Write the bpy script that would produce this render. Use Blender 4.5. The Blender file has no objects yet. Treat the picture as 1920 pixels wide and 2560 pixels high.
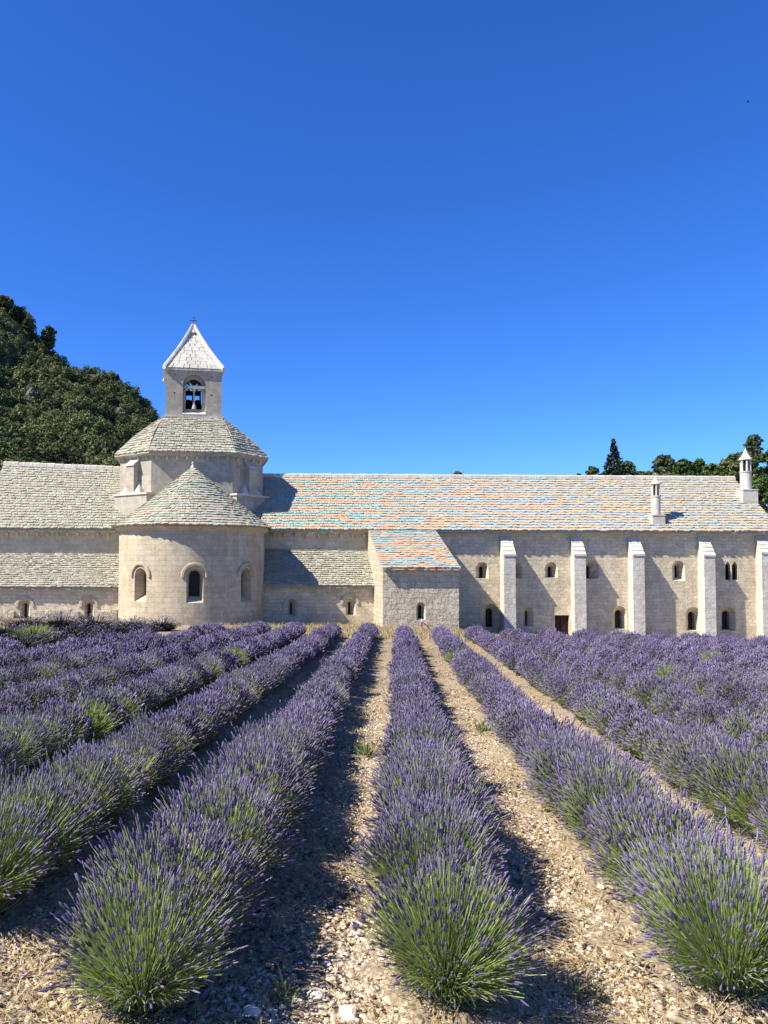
import bpy, bmesh, math, random
import numpy as np
from mathutils import Vector, Matrix

random.seed(7)
RNG = np.random.default_rng(11)
scene = bpy.context.scene
COL = scene.collection

# ------------------------------------------------------------------ camera
F_PX, U0, V0 = 1923.0, 700.0, 1333.0        # focal length / principal point in 1920x2560 photo pixels
PITCH, ROLL = math.radians(2.0), 0.0045
EYE = np.array([0.0, 0.0, 2.38])
_F = np.array([0, math.cos(PITCH), math.sin(PITCH)])
_R0 = np.array([1.0, 0, 0]); _U0 = np.array([0, -math.sin(PITCH), math.cos(PITCH)])
_R = math.cos(ROLL) * _R0 + math.sin(ROLL) * _U0
_U = math.cos(ROLL) * _U0 - math.sin(ROLL) * _R0
cam_data = bpy.data.cameras.new("camera")
cam = bpy.data.objects.new("camera", cam_data); COL.objects.link(cam)
cam.matrix_world = Matrix(((_R[0], _U[0], -_F[0], EYE[0]), (_R[1], _U[1], -_F[1], EYE[1]),
                           (_R[2], _U[2], -_F[2], EYE[2]), (0, 0, 0, 1)))
cam_data.sensor_width = 36.0
cam_data.lens = 36.0 * F_PX / 2560.0
cam_data.shift_x = (960 - U0) / 2560.0
cam_data.shift_y = (V0 - 1280) / 2560.0
cam_data.clip_start = 0.1; cam_data.clip_end = 3000
scene.camera = cam

def P(u, v, Y):
    """point at depth y = Y that the photo shows at pixel (u, v)"""
    d = _R * ((u - U0) / F_PX) + _U * ((V0 - v) / F_PX) + _F
    return EYE + d * (Y / d[1])
def PX(u, Y): return P(u, 1400, Y)[0]
def PZ(v, Y, u=800): return P(u, v, Y)[2]
def to_px(p):
    q = np.asarray(p) - EYE
    z = q @ _F
    return U0 + F_PX * (q @ _R) / z, V0 - F_PX * (q @ _U) / z

# ------------------------------------------------------------------ light
SUN = Vector((-3.5, -1.25, 3.9)).normalized()
sun_el = math.asin(SUN.z); sun_rot = math.atan2(SUN.x, SUN.y)
world = bpy.data.worlds.new("World"); scene.world = world; world.use_nodes = True
wn = world.node_tree.nodes; wl = world.node_tree.links
bg = wn["Background"]
sky = wn.new("ShaderNodeTexSky"); sky.sky_type = 'NISHITA'; sky.sun_disc = False
sky.sun_elevation = sun_el; sky.sun_rotation = sun_rot
sky.altitude = 1500; sky.air_density = 1.0; sky.dust_density = 0.0; sky.ozone_density = 4.0
hs = wn.new("ShaderNodeHueSaturation"); hs.inputs['Saturation'].default_value = 1.18
hs.inputs['Hue'].default_value = 0.5; hs.inputs['Value'].default_value = 1.0
ml = wn.new("ShaderNodeMix"); ml.data_type = 'RGBA'; ml.blend_type = 'MULTIPLY'; ml.inputs[0].default_value = 1.0
ml.inputs[7].default_value = (0.56, 0.85, 1.38, 1.0)          # very clear, dry air: a deep blue sky
wl.new(sky.outputs[0], hs.inputs['Color']); wl.new(hs.outputs[0], ml.inputs[6]); wl.new(ml.outputs[2], bg.inputs[0])
bg.inputs[1].default_value = 0.079
sl = bpy.data.lights.new("sun", 'SUN'); sl.energy = 5.0; sl.angle = math.radians(0.5); sl.color = (1.0, 0.92, 0.79)
so = bpy.data.objects.new("sun", sl); COL.objects.link(so)
so.rotation_euler = SUN.to_track_quat('Z', 'Y').to_euler()
scene.view_settings.view_transform = 'Standard'; scene.view_settings.look = 'None'
scene.view_settings.exposure = 1.02; scene.view_settings.gamma = 1.0

# ------------------------------------------------------------------ materials
class NT:
    def __init__(s, name):
        s.m = bpy.data.materials.new(name); s.m.use_nodes = True
        s.n = s.m.node_tree.nodes; s.l = s.m.node_tree.links
        s.b = s.n["Principled BSDF"]; s.b.inputs['Roughness'].default_value = 0.85
        s.b.inputs['Specular IOR Level'].default_value = 0.25
    def node(s, t, **kw):
        n = s.n.new(t)
        for k, v in kw.items(): setattr(n, k, v)
        return n
    def set(s, sock, v):
        if hasattr(v, 'links') or isinstance(v, bpy.types.NodeSocket): s.l.new(v, sock)
        else: sock.default_value = v
    def math(s, op, a, b=0.0):
        n = s.node("ShaderNodeMath", operation=op); s.set(n.inputs[0], a); s.set(n.inputs[1], b); return n.outputs[0]
    def mix(s, f, a, b, blend='MIX'):
        n = s.node("ShaderNodeMix", data_type='RGBA', blend_type=blend)
        s.set(n.inputs[0], f); s.set(n.inputs[6], a); s.set(n.inputs[7], b); return n.outputs[2]
    def noise(s, vec, scale, detail=4, rough=0.55, dist=0.0):
        n = s.node("ShaderNodeTexNoise"); n.inputs['Scale'].default_value = scale
        n.inputs['Detail'].default_value = detail; n.inputs['Roughness'].default_value = rough
        n.inputs['Distortion'].default_value = dist
        if vec is not None: s.l.new(vec, n.inputs['Vector'])
        return n.outputs[0]
    def ramp(s, f, *stops):
        n = s.node("ShaderNodeValToRGB"); e = n.color_ramp.elements
        while len(e) < len(stops): e.new(0.5)
        for i, (p, c) in enumerate(stops):
            e[i].position = p; e[i].color = (c, c, c, 1) if not hasattr(c, '__len__') else tuple(c) + (1,)
        s.l.new(f, n.inputs[0]); return n.outputs[0]
    def pos(s): return s.node("ShaderNodeTexCoord").outputs['Object']
    def sep(s, v): n = s.node("ShaderNodeSeparateXYZ"); s.l.new(v, n.inputs[0]); return n.outputs
    def comb(s, x, y, z):
        n = s.node("ShaderNodeCombineXYZ")
        for i, v in enumerate((x, y, z)): s.set(n.inputs[i], v)
        return n.outputs[0]
    def bump(s, h, strength, dist):
        n = s.node("ShaderNodeBump"); n.inputs['Strength'].default_value = strength; n.inputs['Distance'].default_value = dist
        s.l.new(h, n.inputs['Height']); s.l.new(n.outputs[0], s.b.inputs['Normal'])
    def attr(s, name): n = s.node("ShaderNodeAttribute", attribute_name=name); return n.outputs['Fac']
    def rand(s): return s.node("ShaderNodeObjectInfo").outputs['Random']
    def color(s, c): s.set(s.b.inputs['Base Color'], c)

def c4(r, g, b): return (r, g, b, 1.0)

def stone_mat(name, c1, c2, mortar, bw, bh, bump, dist=0.06, mort=0.012, rough_amp=0.5, apse=None, stain=0.35, joint=1.0):
    t = NT(name); p = t.pos(); x, y, z = t.sep(p)
    if apse:
        cx, cy, r = apse
        ang = t.math('ARCTAN2', t.math('SUBTRACT', x, cx), t.math('SUBTRACT', cy, y))
        h = t.math('MULTIPLY', ang, r)
    else:
        h = t.math('ADD', x, t.math('MULTIPLY', y, 0.83))
    wob = t.math('MULTIPLY', t.math('SUBTRACT', t.noise(p, 1.3, 3), 0.5), dist * 2)
    wob2 = t.math('MULTIPLY', t.math('SUBTRACT', t.noise(p, 6.0, 2), 0.5), dist)
    vec = t.comb(t.math('ADD', h, wob), t.math('ADD', z, t.math('ADD', wob, wob2)), 0.0)
    br = t.node("ShaderNodeTexBrick"); t.l.new(vec, br.inputs['Vector'])
    br.offset = 0.42; br.squash = 0.7; br.squash_frequency = 3
    br.inputs['Scale'].default_value = 1.0
    br.inputs['Brick Width'].default_value = bw; br.inputs['Row Height'].default_value = bh
    br.inputs['Mortar Size'].default_value = mort; br.inputs['Mortar Smooth'].default_value = 0.6
    br.inputs['Color1'].default_value = c4(*c1); br.inputs['Color2'].default_value = c4(*c2)
    mm = tuple(c * (1 - joint) + m * joint for c, m in zip(c1, mortar))
    br.inputs['Mortar'].default_value = c4(*mm)
    st = t.ramp(t.noise(p, 0.45, 5, 0.6, 0.4), (0.32, 0.0), (0.72, 1.0))
    warm = t.mix(t.math('MULTIPLY', st, stain), br.outputs['Color'], c4(c2[0] * 0.78, c2[1] * 0.68, c2[2] * 0.55))
    streak = t.ramp(t.noise(t.comb(t.math('MULTIPLY', h, 2.2), t.math('MULTIPLY', z, .22), 0.0), 1.0, 5, .7), (.42, 1.0), (.62, .80), (.78, .66))
    warm = t.mix(.55, warm, streak, 'MULTIPLY')
    patch = t.ramp(t.noise(p, .9, 3, .5, 1.5), (.44, .88), (.56, 1.08))
    warm = t.mix(.7, warm, patch, 'MULTIPLY')
    fine = t.noise(p, 9.0, 6, 0.65)
    f2 = t.ramp(fine, (0.3, 0.80), (0.7, 1.10))
    t.color(t.mix(1.0, warm, f2, 'MULTIPLY'))
    hgt = t.math('ADD', t.math('MULTIPLY', br.outputs['Fac'], -0.8),
                 t.math('MULTIPLY', t.noise(p, 4.5, 6, 0.62), rough_amp * 2))
    t.bump(hgt, bump, 0.03)
    t.b.inputs['Roughness'].default_value = 0.92
    return t.m

M = {}
M['ashlar'] = stone_mat('ashlar', (0.568, 0.504, 0.375), (0.495, 0.435, 0.318), (0.293, 0.238, 0.157), .62, .30, .35, .03, .010, .5, joint=.7)
M['masonry'] = stone_mat('masonry', (0.686, 0.606, 0.445), (0.559, 0.493, 0.354), (0.316, 0.259, 0.171), .52, .22, .55, .15, .013, 1.1, joint=.68)
M['rubble'] = stone_mat('rubble', (0.582, 0.528, 0.402), (0.485, 0.432, 0.324), (0.291, 0.247, 0.174), .58, .30, .9, .22, .020, 1.5, stain=.2, joint=.6)
M['tower'] = stone_mat('tower_stone', (0.448, 0.412, 0.327), (0.376, 0.345, 0.272), (0.288, 0.253, 0.193), .55, .30, .3, .03, .010, .5, stain=.3, joint=.5)
M['buttress'] = stone_mat('buttress_stone', (.63, .60, .53), (.57, .54, .475), (.40, .37, .31), .55, .30, .6, .08, .014, 1.0, stain=.2, joint=.5)
M['dressed'] = stone_mat('dressed_stone', (0.592, 0.560, 0.480), (0.536, 0.504, 0.424), (0.368, 0.336, 0.272), .5, .34, .3, .03, .010, .5, stain=.12, joint=.5)

def roof_mat(name, band, white):
    """pale stone tiles; band = how strongly the painted camera moire tints show, white = whitish share"""
    t = NT(name); p = t.pos(); x, y, z = t.sep(p)
    tint = t.attr('tint'); tint2 = t.attr('tint2')
    vec = t.comb(t.math('MULTIPLY', x, 0.22), t.math('MULTIPLY', y, 0.3), t.math('MULTIPLY', z, .55))
    n1 = t.math('ADD', t.math('MULTIPLY', t.noise(vec, 1.0, 2, 0.5, .6), 3.4), t.math('MULTIPLY', z, 1.65))
    n1 = t.math('ADD', n1, t.math('MULTIPLY', t.math('SUBTRACT', tint, 0.5), 0.18))
    wave = t.math('FRACT', n1)
    xf = t.math('DIVIDE', t.math('ADD', x, 16.0), 48.0)
    warmth = t.ramp(xf, (0.0, (.60, .35, .28)), (0.5, (.62, .365, .21)), (0.8, (.62, .42, .22)))
    cool = t.ramp(xf, (0.0, (.21, .41, .33)), (0.4, (.23, .44, .42)), (0.65, (.30, .43, .55)))
    sel = t.ramp(wave, (0.36, 0.0), (0.5, 1.0), (0.86, 1.0), (0.97, 0.0))
    band_c = t.mix(sel, warmth, cool)
    base = t.ramp(tint, (0.0, (0.277, 0.268, 0.206)), (0.3, (0.330, 0.319, 0.245)), (0.7, (0.365, 0.350, 0.272)), (1.0, (0.422, 0.407, 0.325)))
    fade = t.ramp(xf, (0.28, 1.15), (0.62, .85), (0.95, .45))
    band = t.math('MULTIPLY', fade, band)
    amt = t.math('MULTIPLY', t.ramp(tint2, (0.0, .72), (1.0, 1.0)), band)
    col = t.mix(amt, base, band_c)
    f = t.noise(p, 14, 5, 0.65)
    t.color(t.mix(1.0, col, t.ramp(f, (.3, .78), (.7, 1.12)), 'MULTIPLY'))
    t.bump(f, .5, .025)
    t.b.inputs['Roughness'].default_value = 0.9
    return t.m
M['roof_warm'] = roof_mat('moire_roof_stone', .64, .5)  # orange and teal bands imitate camera moire, painted into the tile colour
M['roof_apse'] = roof_mat('apse_roof_stone', .18, .5)
M['roof_pale'] = roof_mat('pale_roof_stone', .06, .5)

def flat_mat(name, c, rough=.8, var=.12, scale=8, bump=.0, metallic=0):
    t = NT(name); p = t.pos(); f = t.noise(p, scale, 5, .6)
    t.color(t.mix(1.0, c4(*c), t.ramp(f, (.3, 1 - var), (.7, 1 + var)), 'MULTIPLY'))
    t.b.inputs['Roughness'].default_value = rough; t.b.inputs['Metallic'].default_value = metallic
    if bump: t.bump(f, bump, .02)
    return t.m
M['glass'] = flat_mat('dark_window_glass', (.012, .013, .016), .25)
M['iron'] = flat_mat('iron_bars', (.03, .03, .03), .6)
M['bronze'] = flat_mat('bell_bronze', (.03, .028, .022), .5, metallic=.6)
M['timber'] = flat_mat('dark_timber', (.035, .028, .02), .9)
M['door'] = flat_mat('dark_red_door', (.035, .012, .012), .7)
M['red'] = flat_mat('red_paint', (.55, .06, .08), .5)
M['white'] = flat_mat('white_paint', (.75, .70, .70), .5)
M['bark'] = flat_mat('bark', (.10, .075, .055), .95, .3, 3, .5)
M['bird'] = flat_mat('black_feathers', (.015, .015, .02), .7)
M['pebble'] = None

def leaf_mat(name, dark, mid, light, trans=.18, objvar=0.0):
    t = NT(name); tint = t.attr('tint')
    f = tint
    if objvar: f = t.math('ADD', tint, t.math('MULTIPLY', t.math('SUBTRACT', t.rand(), 0.5), objvar))
    col = t.ramp(f, (0.0, dark), (0.5, mid), (1.0, light))
    t.color(col); t.b.inputs['Roughness'].default_value = .65
    if trans:
        tr = t.node("ShaderNodeBsdfTranslucent"); t.l.new(col, tr.inputs[0])
        mx = t.node("ShaderNodeMixShader"); mx.inputs[0].default_value = trans
        t.l.new(t.b.outputs[0], mx.inputs[1]); t.l.new(tr.outputs[0], mx.inputs[2])
        t.l.new(mx.outputs[0], t.n["Material Output"].inputs[0])
    return t.m
M['oak'] = leaf_mat('oak_leaves', (.036, .050, .014), (.090, .115, .034), (.18, .205, .070), .15)
M['oak_bright'] = leaf_mat('bright_oak_leaves', (.030, .055, .012), (.060, .105, .022), (.105, .16, .040), .2)
M['conifer'] = leaf_mat('dark_conifer_needles', (.006, .014, .008), (.012, .026, .014), (.024, .042, .024), .05)
M['pine'] = leaf_mat('pine_needles', (.035, .055, .022), (.070, .10, .040), (.12, .15, .07), .15)
M['stem'] = leaf_mat('lavender_stems', (0.147, 0.206, 0.056), (0.294, 0.380, 0.118), (0.522, 0.602, 0.236), .3, .25)
M['stem_green'] = leaf_mat('unflowered_lavender_stems', (0.148, 0.212, 0.038), (0.267, 0.360, 0.071), (0.396, 0.487, 0.131), .3, .2)
M['flower'] = leaf_mat('lavender_flowers', (0.108, 0.085, 0.162), (0.205, 0.167, 0.296), (0.351, 0.299, 0.451), .25, .6)
M['leafbase'] = leaf_mat('lavender_grey_leaves', (0.072, 0.102, 0.051), (0.160, 0.203, 0.109), (0.290, 0.326, 0.196), .2, .2)
M['straw'] = leaf_mat('dry_straw', (0.324, 0.234, 0.117), (0.468, 0.351, 0.180), (0.594, 0.468, 0.270), .2)
M['weed'] = leaf_mat('weed_leaves', (.09, .13, .05), (.15, .20, .08), (.24, .29, .14), .2)
M['twig'] = leaf_mat('lavender_wood', (.03, .022, .015), (.07, .055, .04), (.13, .11, .085), 0)

def pebble_mat():
    t = NT('limestone_pebbles'); tint = t.attr('tint')
    col = t.ramp(tint, (0.0, (0.307, 0.223, 0.147)), (0.5, (0.496, 0.397, 0.288)), (0.85, (0.595, 0.511, 0.404)), (1.0, (0.685, 0.645, 0.566)))
    t.color(col); t.b.inputs['Roughness'].default_value = .95
    return t.m
M['pebble'] = pebble_mat()
def soil_mat():
    t = NT('stony_soil'); p = t.pos()
    v = t.node("ShaderNodeTexVoronoi"); v.inputs['Scale'].default_value = 26; t.l.new(p, v.inputs['Vector'])
    v2 = t.node("ShaderNodeTexVoronoi"); v2.inputs['Scale'].default_value = 9; t.l.new(p, v2.inputs['Vector'])
    n = t.noise(p, 1.1, 6, .62); n2 = t.noise(p, 22, 5, .7)
    col = t.ramp(n, (.3, (0.360, 0.279, 0.184)), (.55, (0.493, 0.401, 0.278)), (.75, (0.549, 0.467, 0.334)))
    dark = t.ramp(v.outputs['Distance'], (.0, 1.08), (.55, .62))
    col = t.mix(1.0, col, dark, 'MULTIPLY')
    col = t.mix(1.0, col, t.ramp(n2, (.3, .70), (.7, 1.15)), 'MULTIPLY')
    t.color(col)
    h = t.math('ADD', t.math('MULTIPLY', v.outputs['Distance'], -1.0), t.math('ADD', t.math('MULTIPLY', v2.outputs['Distance'], -.6), n2))
    t.bump(h, .9, .03); t.b.inputs['Roughness'].default_value = .95
    return t.m
M['soil'] = soil_mat()
def hill_mat():
    t = NT('hill_scrub'); p = t.pos(); n = t.noise(p, .25, 6, .65)
    t.color(t.ramp(n, (.35, (.022, .030, .012)), (.6, (.045, .055, .022)), (.8, (.09, .085, .05)))); return t.m
M['hill'] = hill_mat()
M['rock'] = flat_mat('grey_rock', (0.112, 0.105, 0.094), .95, .4, 1.5, .8)

# ------------------------------------------------------------------ mesh helpers
class MB:
    def __init__(s): s.v = []; s.f = []; s.t = []; s.t2 = []; s.mi = []; s.n = 0
    def add(s, verts, faces, tint=.5, tint2=.5, mi=0):
        verts = np.asarray(verts, float).reshape(-1, 3)
        s.v.append(verts)
        for f in faces:
            s.f.append([i + s.n for i in f]); s.t.append(tint); s.t2.append(tint2); s.mi.append(mi)
        s.n += len(verts)
    def box(s, x0, x1, y0, y1, z0, z1, **k):
        s.add([(x0, y0, z0), (x1, y0, z0), (x1, y1, z0), (x0, y1, z0), (x0, y0, z1), (x1, y0, z1), (x1, y1, z1), (x0, y1, z1)],
              [(0, 3, 2, 1), (4, 5, 6, 7), (0, 1, 5, 4), (1, 2, 6, 5), (2, 3, 7, 6), (3, 0, 4, 7)], **k)
    def prism(s, poly, vec, **k):
        """polygon (list of 3d points, ccw seen from -vec side) extruded by vec"""
        a = np.asarray(poly, float); n = len(a); b = a + np.asarray(vec, float)
        s.add(np.vstack([a, b]), [tuple(range(n))[::-1], tuple(range(n, 2 * n))] +
              [(i, (i + 1) % n, n + (i + 1) % n, n + i) for i in range(n)], **k)
    def rings(s, rings, closed=True, cap=True, **k):
        n = len(rings[0]); fs = []
        for i in range(len(rings) - 1):
            for j in range(n if closed else n - 1):
                a, b = i * n + j, i * n + (j + 1) % n
                fs.append((a, b, b + n, a + n))
        if cap:
            fs.append(tuple(range(n))[::-1]); fs.append(tuple(range((len(rings) - 1) * n, len(rings) * n)))
        s.add(np.vstack([np.asarray(r, float) for r in rings]), fs, **k)
    def lathe(s, c, prof, n=16, **k):
        rs = []
        for r, z in prof:
            a = np.arange(n) * 2 * math.pi / n
            rs.append(np.stack([c[0] + r * np.cos(a), c[1] + r * np.sin(a), np.full(n, c[2] + z)], 1))
        s.rings(rs, **k)
    def tube(s, pts, rad, n=6, **k):
        pts = [Vector(p) for p in pts]; rs = []
        for i, p in enumerate(pts):
            d = (pts[min(i + 1, len(pts) - 1)] - pts[max(i - 1, 0)]).normalized()
            a = d.orthogonal().normalized(); b = d.cross(a)
            r = rad[i] if hasattr(rad, '__len__') else rad
            rs.append([tuple(p + a * (r * math.cos(t)) + b * (r * math.sin(t))) for t in [2 * math.pi * q / n for q in range(n)]])
        s.rings(rs, **k)
    def xform(s, m):
        m = np.array(m)
        s.v = [v @ m[:3, :3].T + m[:3, 3] for v in s.v]
    def mesh(s, name, mats, normals=True):
        me = bpy.data.meshes.new(name)
        v = np.vstack(s.v)
        me.from_pydata(v.tolist(), [], s.f)
        for m in (mats if isinstance(mats, (list, tuple)) else [mats]): me.materials.append(m)
        if any(s.mi): me.polygons.foreach_set('material_index', s.mi)
        for nm, arr in (('tint', s.t), ('tint2', s.t2)):
            a = me.attributes.new(nm, 'FLOAT', 'FACE'); a.data.foreach_set('value', arr)
        me.update()
        if normals:
            bm = bmesh.new(); bm.from_mesh(me); bmesh.ops.recalc_face_normals(bm, faces=bm.faces); bm.to_mesh(me); bm.free()
        return me
    def obj(s, name, mats, parent=None, normals=True):
        return link(name, s.mesh(name, mats, normals), parent)

def link(name, me, parent=None):
    o = bpy.data.objects.new(name, me); COL.objects.link(o)
    if parent is not None:
        o.parent = parent
        if parent.parent is None and parent.type == 'EMPTY': o.matrix_parent_inverse = Matrix.Translation(-parent.location)
    return o
def tag(o, label=None, cat=None, group=None, kind=None):
    if label: o['label'] = label
    if cat: o['category'] = cat
    if group: o['group'] = group
    if kind: o['kind'] = kind
    return o
def thing(name, loc, label, cat, group=None):
    o = bpy.data.objects.new(name, None); COL.objects.link(o); o.location = loc; o.empty_display_size = .3
    return tag(o, label, cat, group)

def np_mesh(name, V, quads, mats, tint, midx=None, tris=False):
    """fast mesh from numpy arrays: V (n,3), quads (m,4 or 3)"""
    me = bpy.data.meshes.new(name); k = quads.shape[1]; m = len(quads)
    me.vertices.add(len(V)); me.vertices.foreach_set('co', V.astype(np.float32).ravel())
    me.loops.add(m * k); me.loops.foreach_set('vertex_index', quads.astype(np.int32).ravel())
    me.polygons.add(m); me.polygons.foreach_set('loop_start', np.arange(0, m * k, k, dtype=np.int32))
    me.polygons.foreach_set('loop_total', np.full(m, k, dtype=np.int32))
    for mm in (mats if isinstance(mats, (list, tuple)) else [mats]): me.materials.append(mm)
    if midx is not None: me.polygons.foreach_set('material_index', midx.astype(np.int32))
    a = me.attributes.new('tint', 'FLOAT', 'FACE'); a.data.foreach_set('value', tint.astype(np.float32))
    me.update(calc_edges=True); me.validate()
    return me

def carve(o, cutters):
    """cut openings out of a wall for good (the cutter is removed)"""
    c = cutters.obj('cutter', M['dressed'])
    md = o.modifiers.new('cut', 'BOOLEAN'); md.object = c; md.operation = 'DIFFERENCE'; md.solver = 'EXACT'
    dg = bpy.context.evaluated_depsgraph_get(); dg.update()
    me = bpy.data.meshes.new_from_object(o.evaluated_get(dg))
    old = o.data; o.modifiers.clear(); me.name = old.name; o.data = me
    bpy.data.meshes.remove(old)
    cm = c.data; bpy.data.objects.remove(c); bpy.data.meshes.remove(cm)

def arch(x0, x1, zb, zt, n=12, pointed=False):
    """outline (x, z) of a round-headed opening, from bottom left clockwise"""
    r = (x1 - x0) / 2; cx = (x0 + x1) / 2; zs = zt - (r * 1.5 if pointed else r)
    if zs < zb: zs = zb + .01
    pts = [(x0, zb)]
    for i in range(n + 1):
        a = math.pi - math.pi * i / n
        k = math.sin(a) * (zt - zs)
        xx = cx + r * math.cos(a)
        if pointed: k = (zt - zs) * (1 - abs(math.cos(a)) ** 1.6)
        pts.append((xx, zs + k))
    pts.append((x1, zb))
    return pts

# ------------------------------------------------------------------ ground
ROWDX = (995 - U0) / F_PX            # the rows drift right as they recede
SLOPE = (1461 - 1400) / F_PX
ROW_SP, ROW_X0 = 1.57, 0.255
ROW_TOP = 0.75
def cross(s):
    s = np.asarray(s, float)
    return np.where(s > 0, .026 * np.clip(s, 0, 45), .012 * np.clip(s, -30, 0))
def ground_z(x, y):
    yy = np.clip(y, -30, 62)
    sx = np.asarray(x) - ROWDX * np.clip(y, -30, 62)
    a = np.clip((yy - 35.5) / 7, 0, 1); b = np.clip((sx - 2.5) / 4, 0, 1)
    return -SLOPE * yy - cross(sx) - .48 * a * a * (3 - 2 * a) * b * b * (3 - 2 * b)
def axis(a, b, dense0, dense1, d, grow=1.12, dmax=40):
    xs = list(np.arange(dense0, dense1, d)); st = d; x = dense1
    while x < b: xs.append(x); st = min(st * grow, dmax); x += st
    xs.append(b); st = d; x = dense0 - d; lo = []
    while x > a: lo.append(x); st = min(st * grow, dmax); x -= st
    lo.append(a)
    return np.array(lo[::-1] + xs)
xs = axis(-700, 700, -5, 6.2, .045); ys = axis(-40, 900, 3.5, 12.5, .045)
gx, gy = np.meshgrid(xs, ys); gz = ground_z(gx, gy)
near = np.clip((40 - gy) / 20, 0, 1) * np.clip((gy + 5) / 5, 0, 1)
sidx = ((gx - ROWDX * gy) - ROW_X0) / ROW_SP
gz = gz + near * .05 * np.cos(2 * math.pi * sidx) + near * .02 * (np.sin(gx * 3.1 + gy * 1.7) * np.cos(gy * 2.3 - gx)) 
close = np.clip((16 - gy) / 6, 0, 1) * near
crumb = RNG.normal(0, 1, gz.shape); sm = (crumb + np.roll(crumb, 1, 0) + np.roll(crumb, 1, 1) + np.roll(np.roll(crumb, 1, 0), 1, 1)) / 2
gz = gz + close * (.007 * crumb + .011 * sm) * (.6 + .6 * np.sin(gx * 5 + 2 * np.sin(gy * 3)) ** 2)
V = np.stack([gx.ravel(), gy.ravel(), gz.ravel()], 1); nx = len(xs)
i = np.arange(len(ys) - 1)[:, None] * nx + np.arange(nx - 1)[None, :]
Q = np.stack([i, i + 1, i + nx + 1, i + nx], -1).reshape(-1, 4)
g = link('ground', np_mesh('ground', V, Q, M['soil'], np.full(len(Q), .5)))
tag(g, 'pale stony soil sloping gently toward the abbey', kind='structure')
def gtop(x, y):
    s = ((x - ROWDX * y) - ROW_X0) / ROW_SP
    nr = np.clip((40 - y) / 20, 0, 1)
    return ground_z(x, y) + nr * .05 * np.cos(2 * math.pi * s)

# ------------------------------------------------------------------ roofs of stone slabs
def lerp(a, b, t): return a + (b - a) * t
class Patch:
    def __init__(s, A, B, C, D, bulge=0.0):
        s.A, s.B, s.C, s.D = [np.asarray(p, float) for p in (A, B, C, D)]
        e = s.B - s.A; up = (s.C + s.D) / 2 - (s.A + s.B) / 2
        n = np.cross(e, up); n /= np.linalg.norm(n); s.n = n if n[2] > 0 else -n; s.bulge = bulge
    def pt(s, u, t):
        return lerp(lerp(s.A, s.B, u), lerp(s.C, s.D, u), t) + s.n * s.bulge * math.sin(math.pi * min(max(t, 0), 1))
    def nm(s, u, t): return s.n
class Cone:
    def __init__(s, c, r, z0, z1, a0, a1, flare=.35):
        s.c, s.r, s.z0, s.z1, s.a0, s.a1, s.flare = c, r, z0, z1, a0, a1, flare
    def rz(s, t):
        r = s.r * (1 - t) * (1 - .07 * math.sin(math.pi * min(max(t, 0), 1))) + .03
        return r, lerp(s.z0, s.z1, t)
    def pt(s, u, t):
        a = lerp(s.a0, s.a1, u); r, z = s.rz(t)
        return np.array([s.c[0] + r * math.sin(a), s.c[1] - r * math.cos(a), z])
    def nm(s, u, t):
        a = lerp(s.a0, s.a1, u); k = math.atan2(s.r, s.z1 - s.z0)
        return np.array([math.sin(a) * math.cos(k), -math.cos(a) * math.cos(k), math.sin(k)])
def deck(mb, S, nu, nt, drop):
    rows = [[S.pt(i / nu, j / nt) - S.nm(i / nu, j / nt) * drop for i in range(nu + 1)] for j in range(nt + 1)]
    fs = [(j * (nu + 1) + i, j * (nu + 1) + i + 1, (j + 1) * (nu + 1) + i + 1, (j + 1) * (nu + 1) + i) for j in range(nt) for i in range(nu)]
    mb.add(np.array(rows).reshape(-1, 3), fs, tint=.1, tint2=0)
def slabs(mb, S, courses, width, th=.06, jit=.5):
    deck(mb, S, 24, 6, .04)
    for c in range(courses):
        t0 = c / courses; t1 = min(1.0, (c + 1.3) / courses)
        L = sum(np.linalg.norm(S.pt((k + 1) / 8, t0) - S.pt(k / 8, t0)) for k in range(8))
        n = max(3, int(L / width)); b = (np.arange(n + 1) + np.r_[0, RNG.uniform(-.34, .34, n - 1), 0]) / n
        b[1:-1] += (c % 2) * .5 / n * (n > 6)
        b = np.clip(np.sort(b), 0, 1)
        for k in range(n):
            u0, u1 = b[k], (b[k + 1] - .09 / n if k < n - 1 else 1.0)
            if u1 - u0 < .2 / n: continue
            ta = t0 + RNG.uniform(-.18, .12) / courses * jit * 2; tb = t0 + RNG.uniform(-.18, .12) / courses * jit * 2
            h0 = th * RNG.uniform(.75, 1.5); h1 = h0 * RNG.uniform(.8, 1.2)
            nA, nB = S.nm(u0, t0), S.nm(u1, t0)
            a, bb, cc, d = S.pt(u0, ta), S.pt(u1, tb), S.pt(u1, t1), S.pt(u0, t1)
            mb.add([a + nA * h0, bb + nB * h1, cc + nB * .012, d + nA * .012, a - nA * .02, bb - nB * .02, cc - nB * .03, d - nA * .03],
                   [(0, 1, 2, 3), (4, 5, 1, 0), (5, 6, 2, 1), (7, 4, 0, 3)], tint=float(np.clip(RNG.normal(.55, .26), 0, 1)), tint2=float(RNG.uniform()))

# ------------------------------------------------------------------ the abbey
YW, YC, YA = 49.7, 46.6, 42.8          # main wall, chapel wall, annex front
BASE_Z = -4.2                          # walls reach below the ground
abbey = thing('abbey', (PX(700, YW), YW, 0.0 + float(ground_z(0, YW))),
              'pale limestone abbey with round apse, octagonal tower and stone tiled roofs beyond the lavender field', 'abbey')
def part(mb, name, mat, parent=None, normals=True):
    return mb.obj(name, M[mat] if isinstance(mat, str) else mat, parent if parent is not None else abbey, normals)

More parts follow.
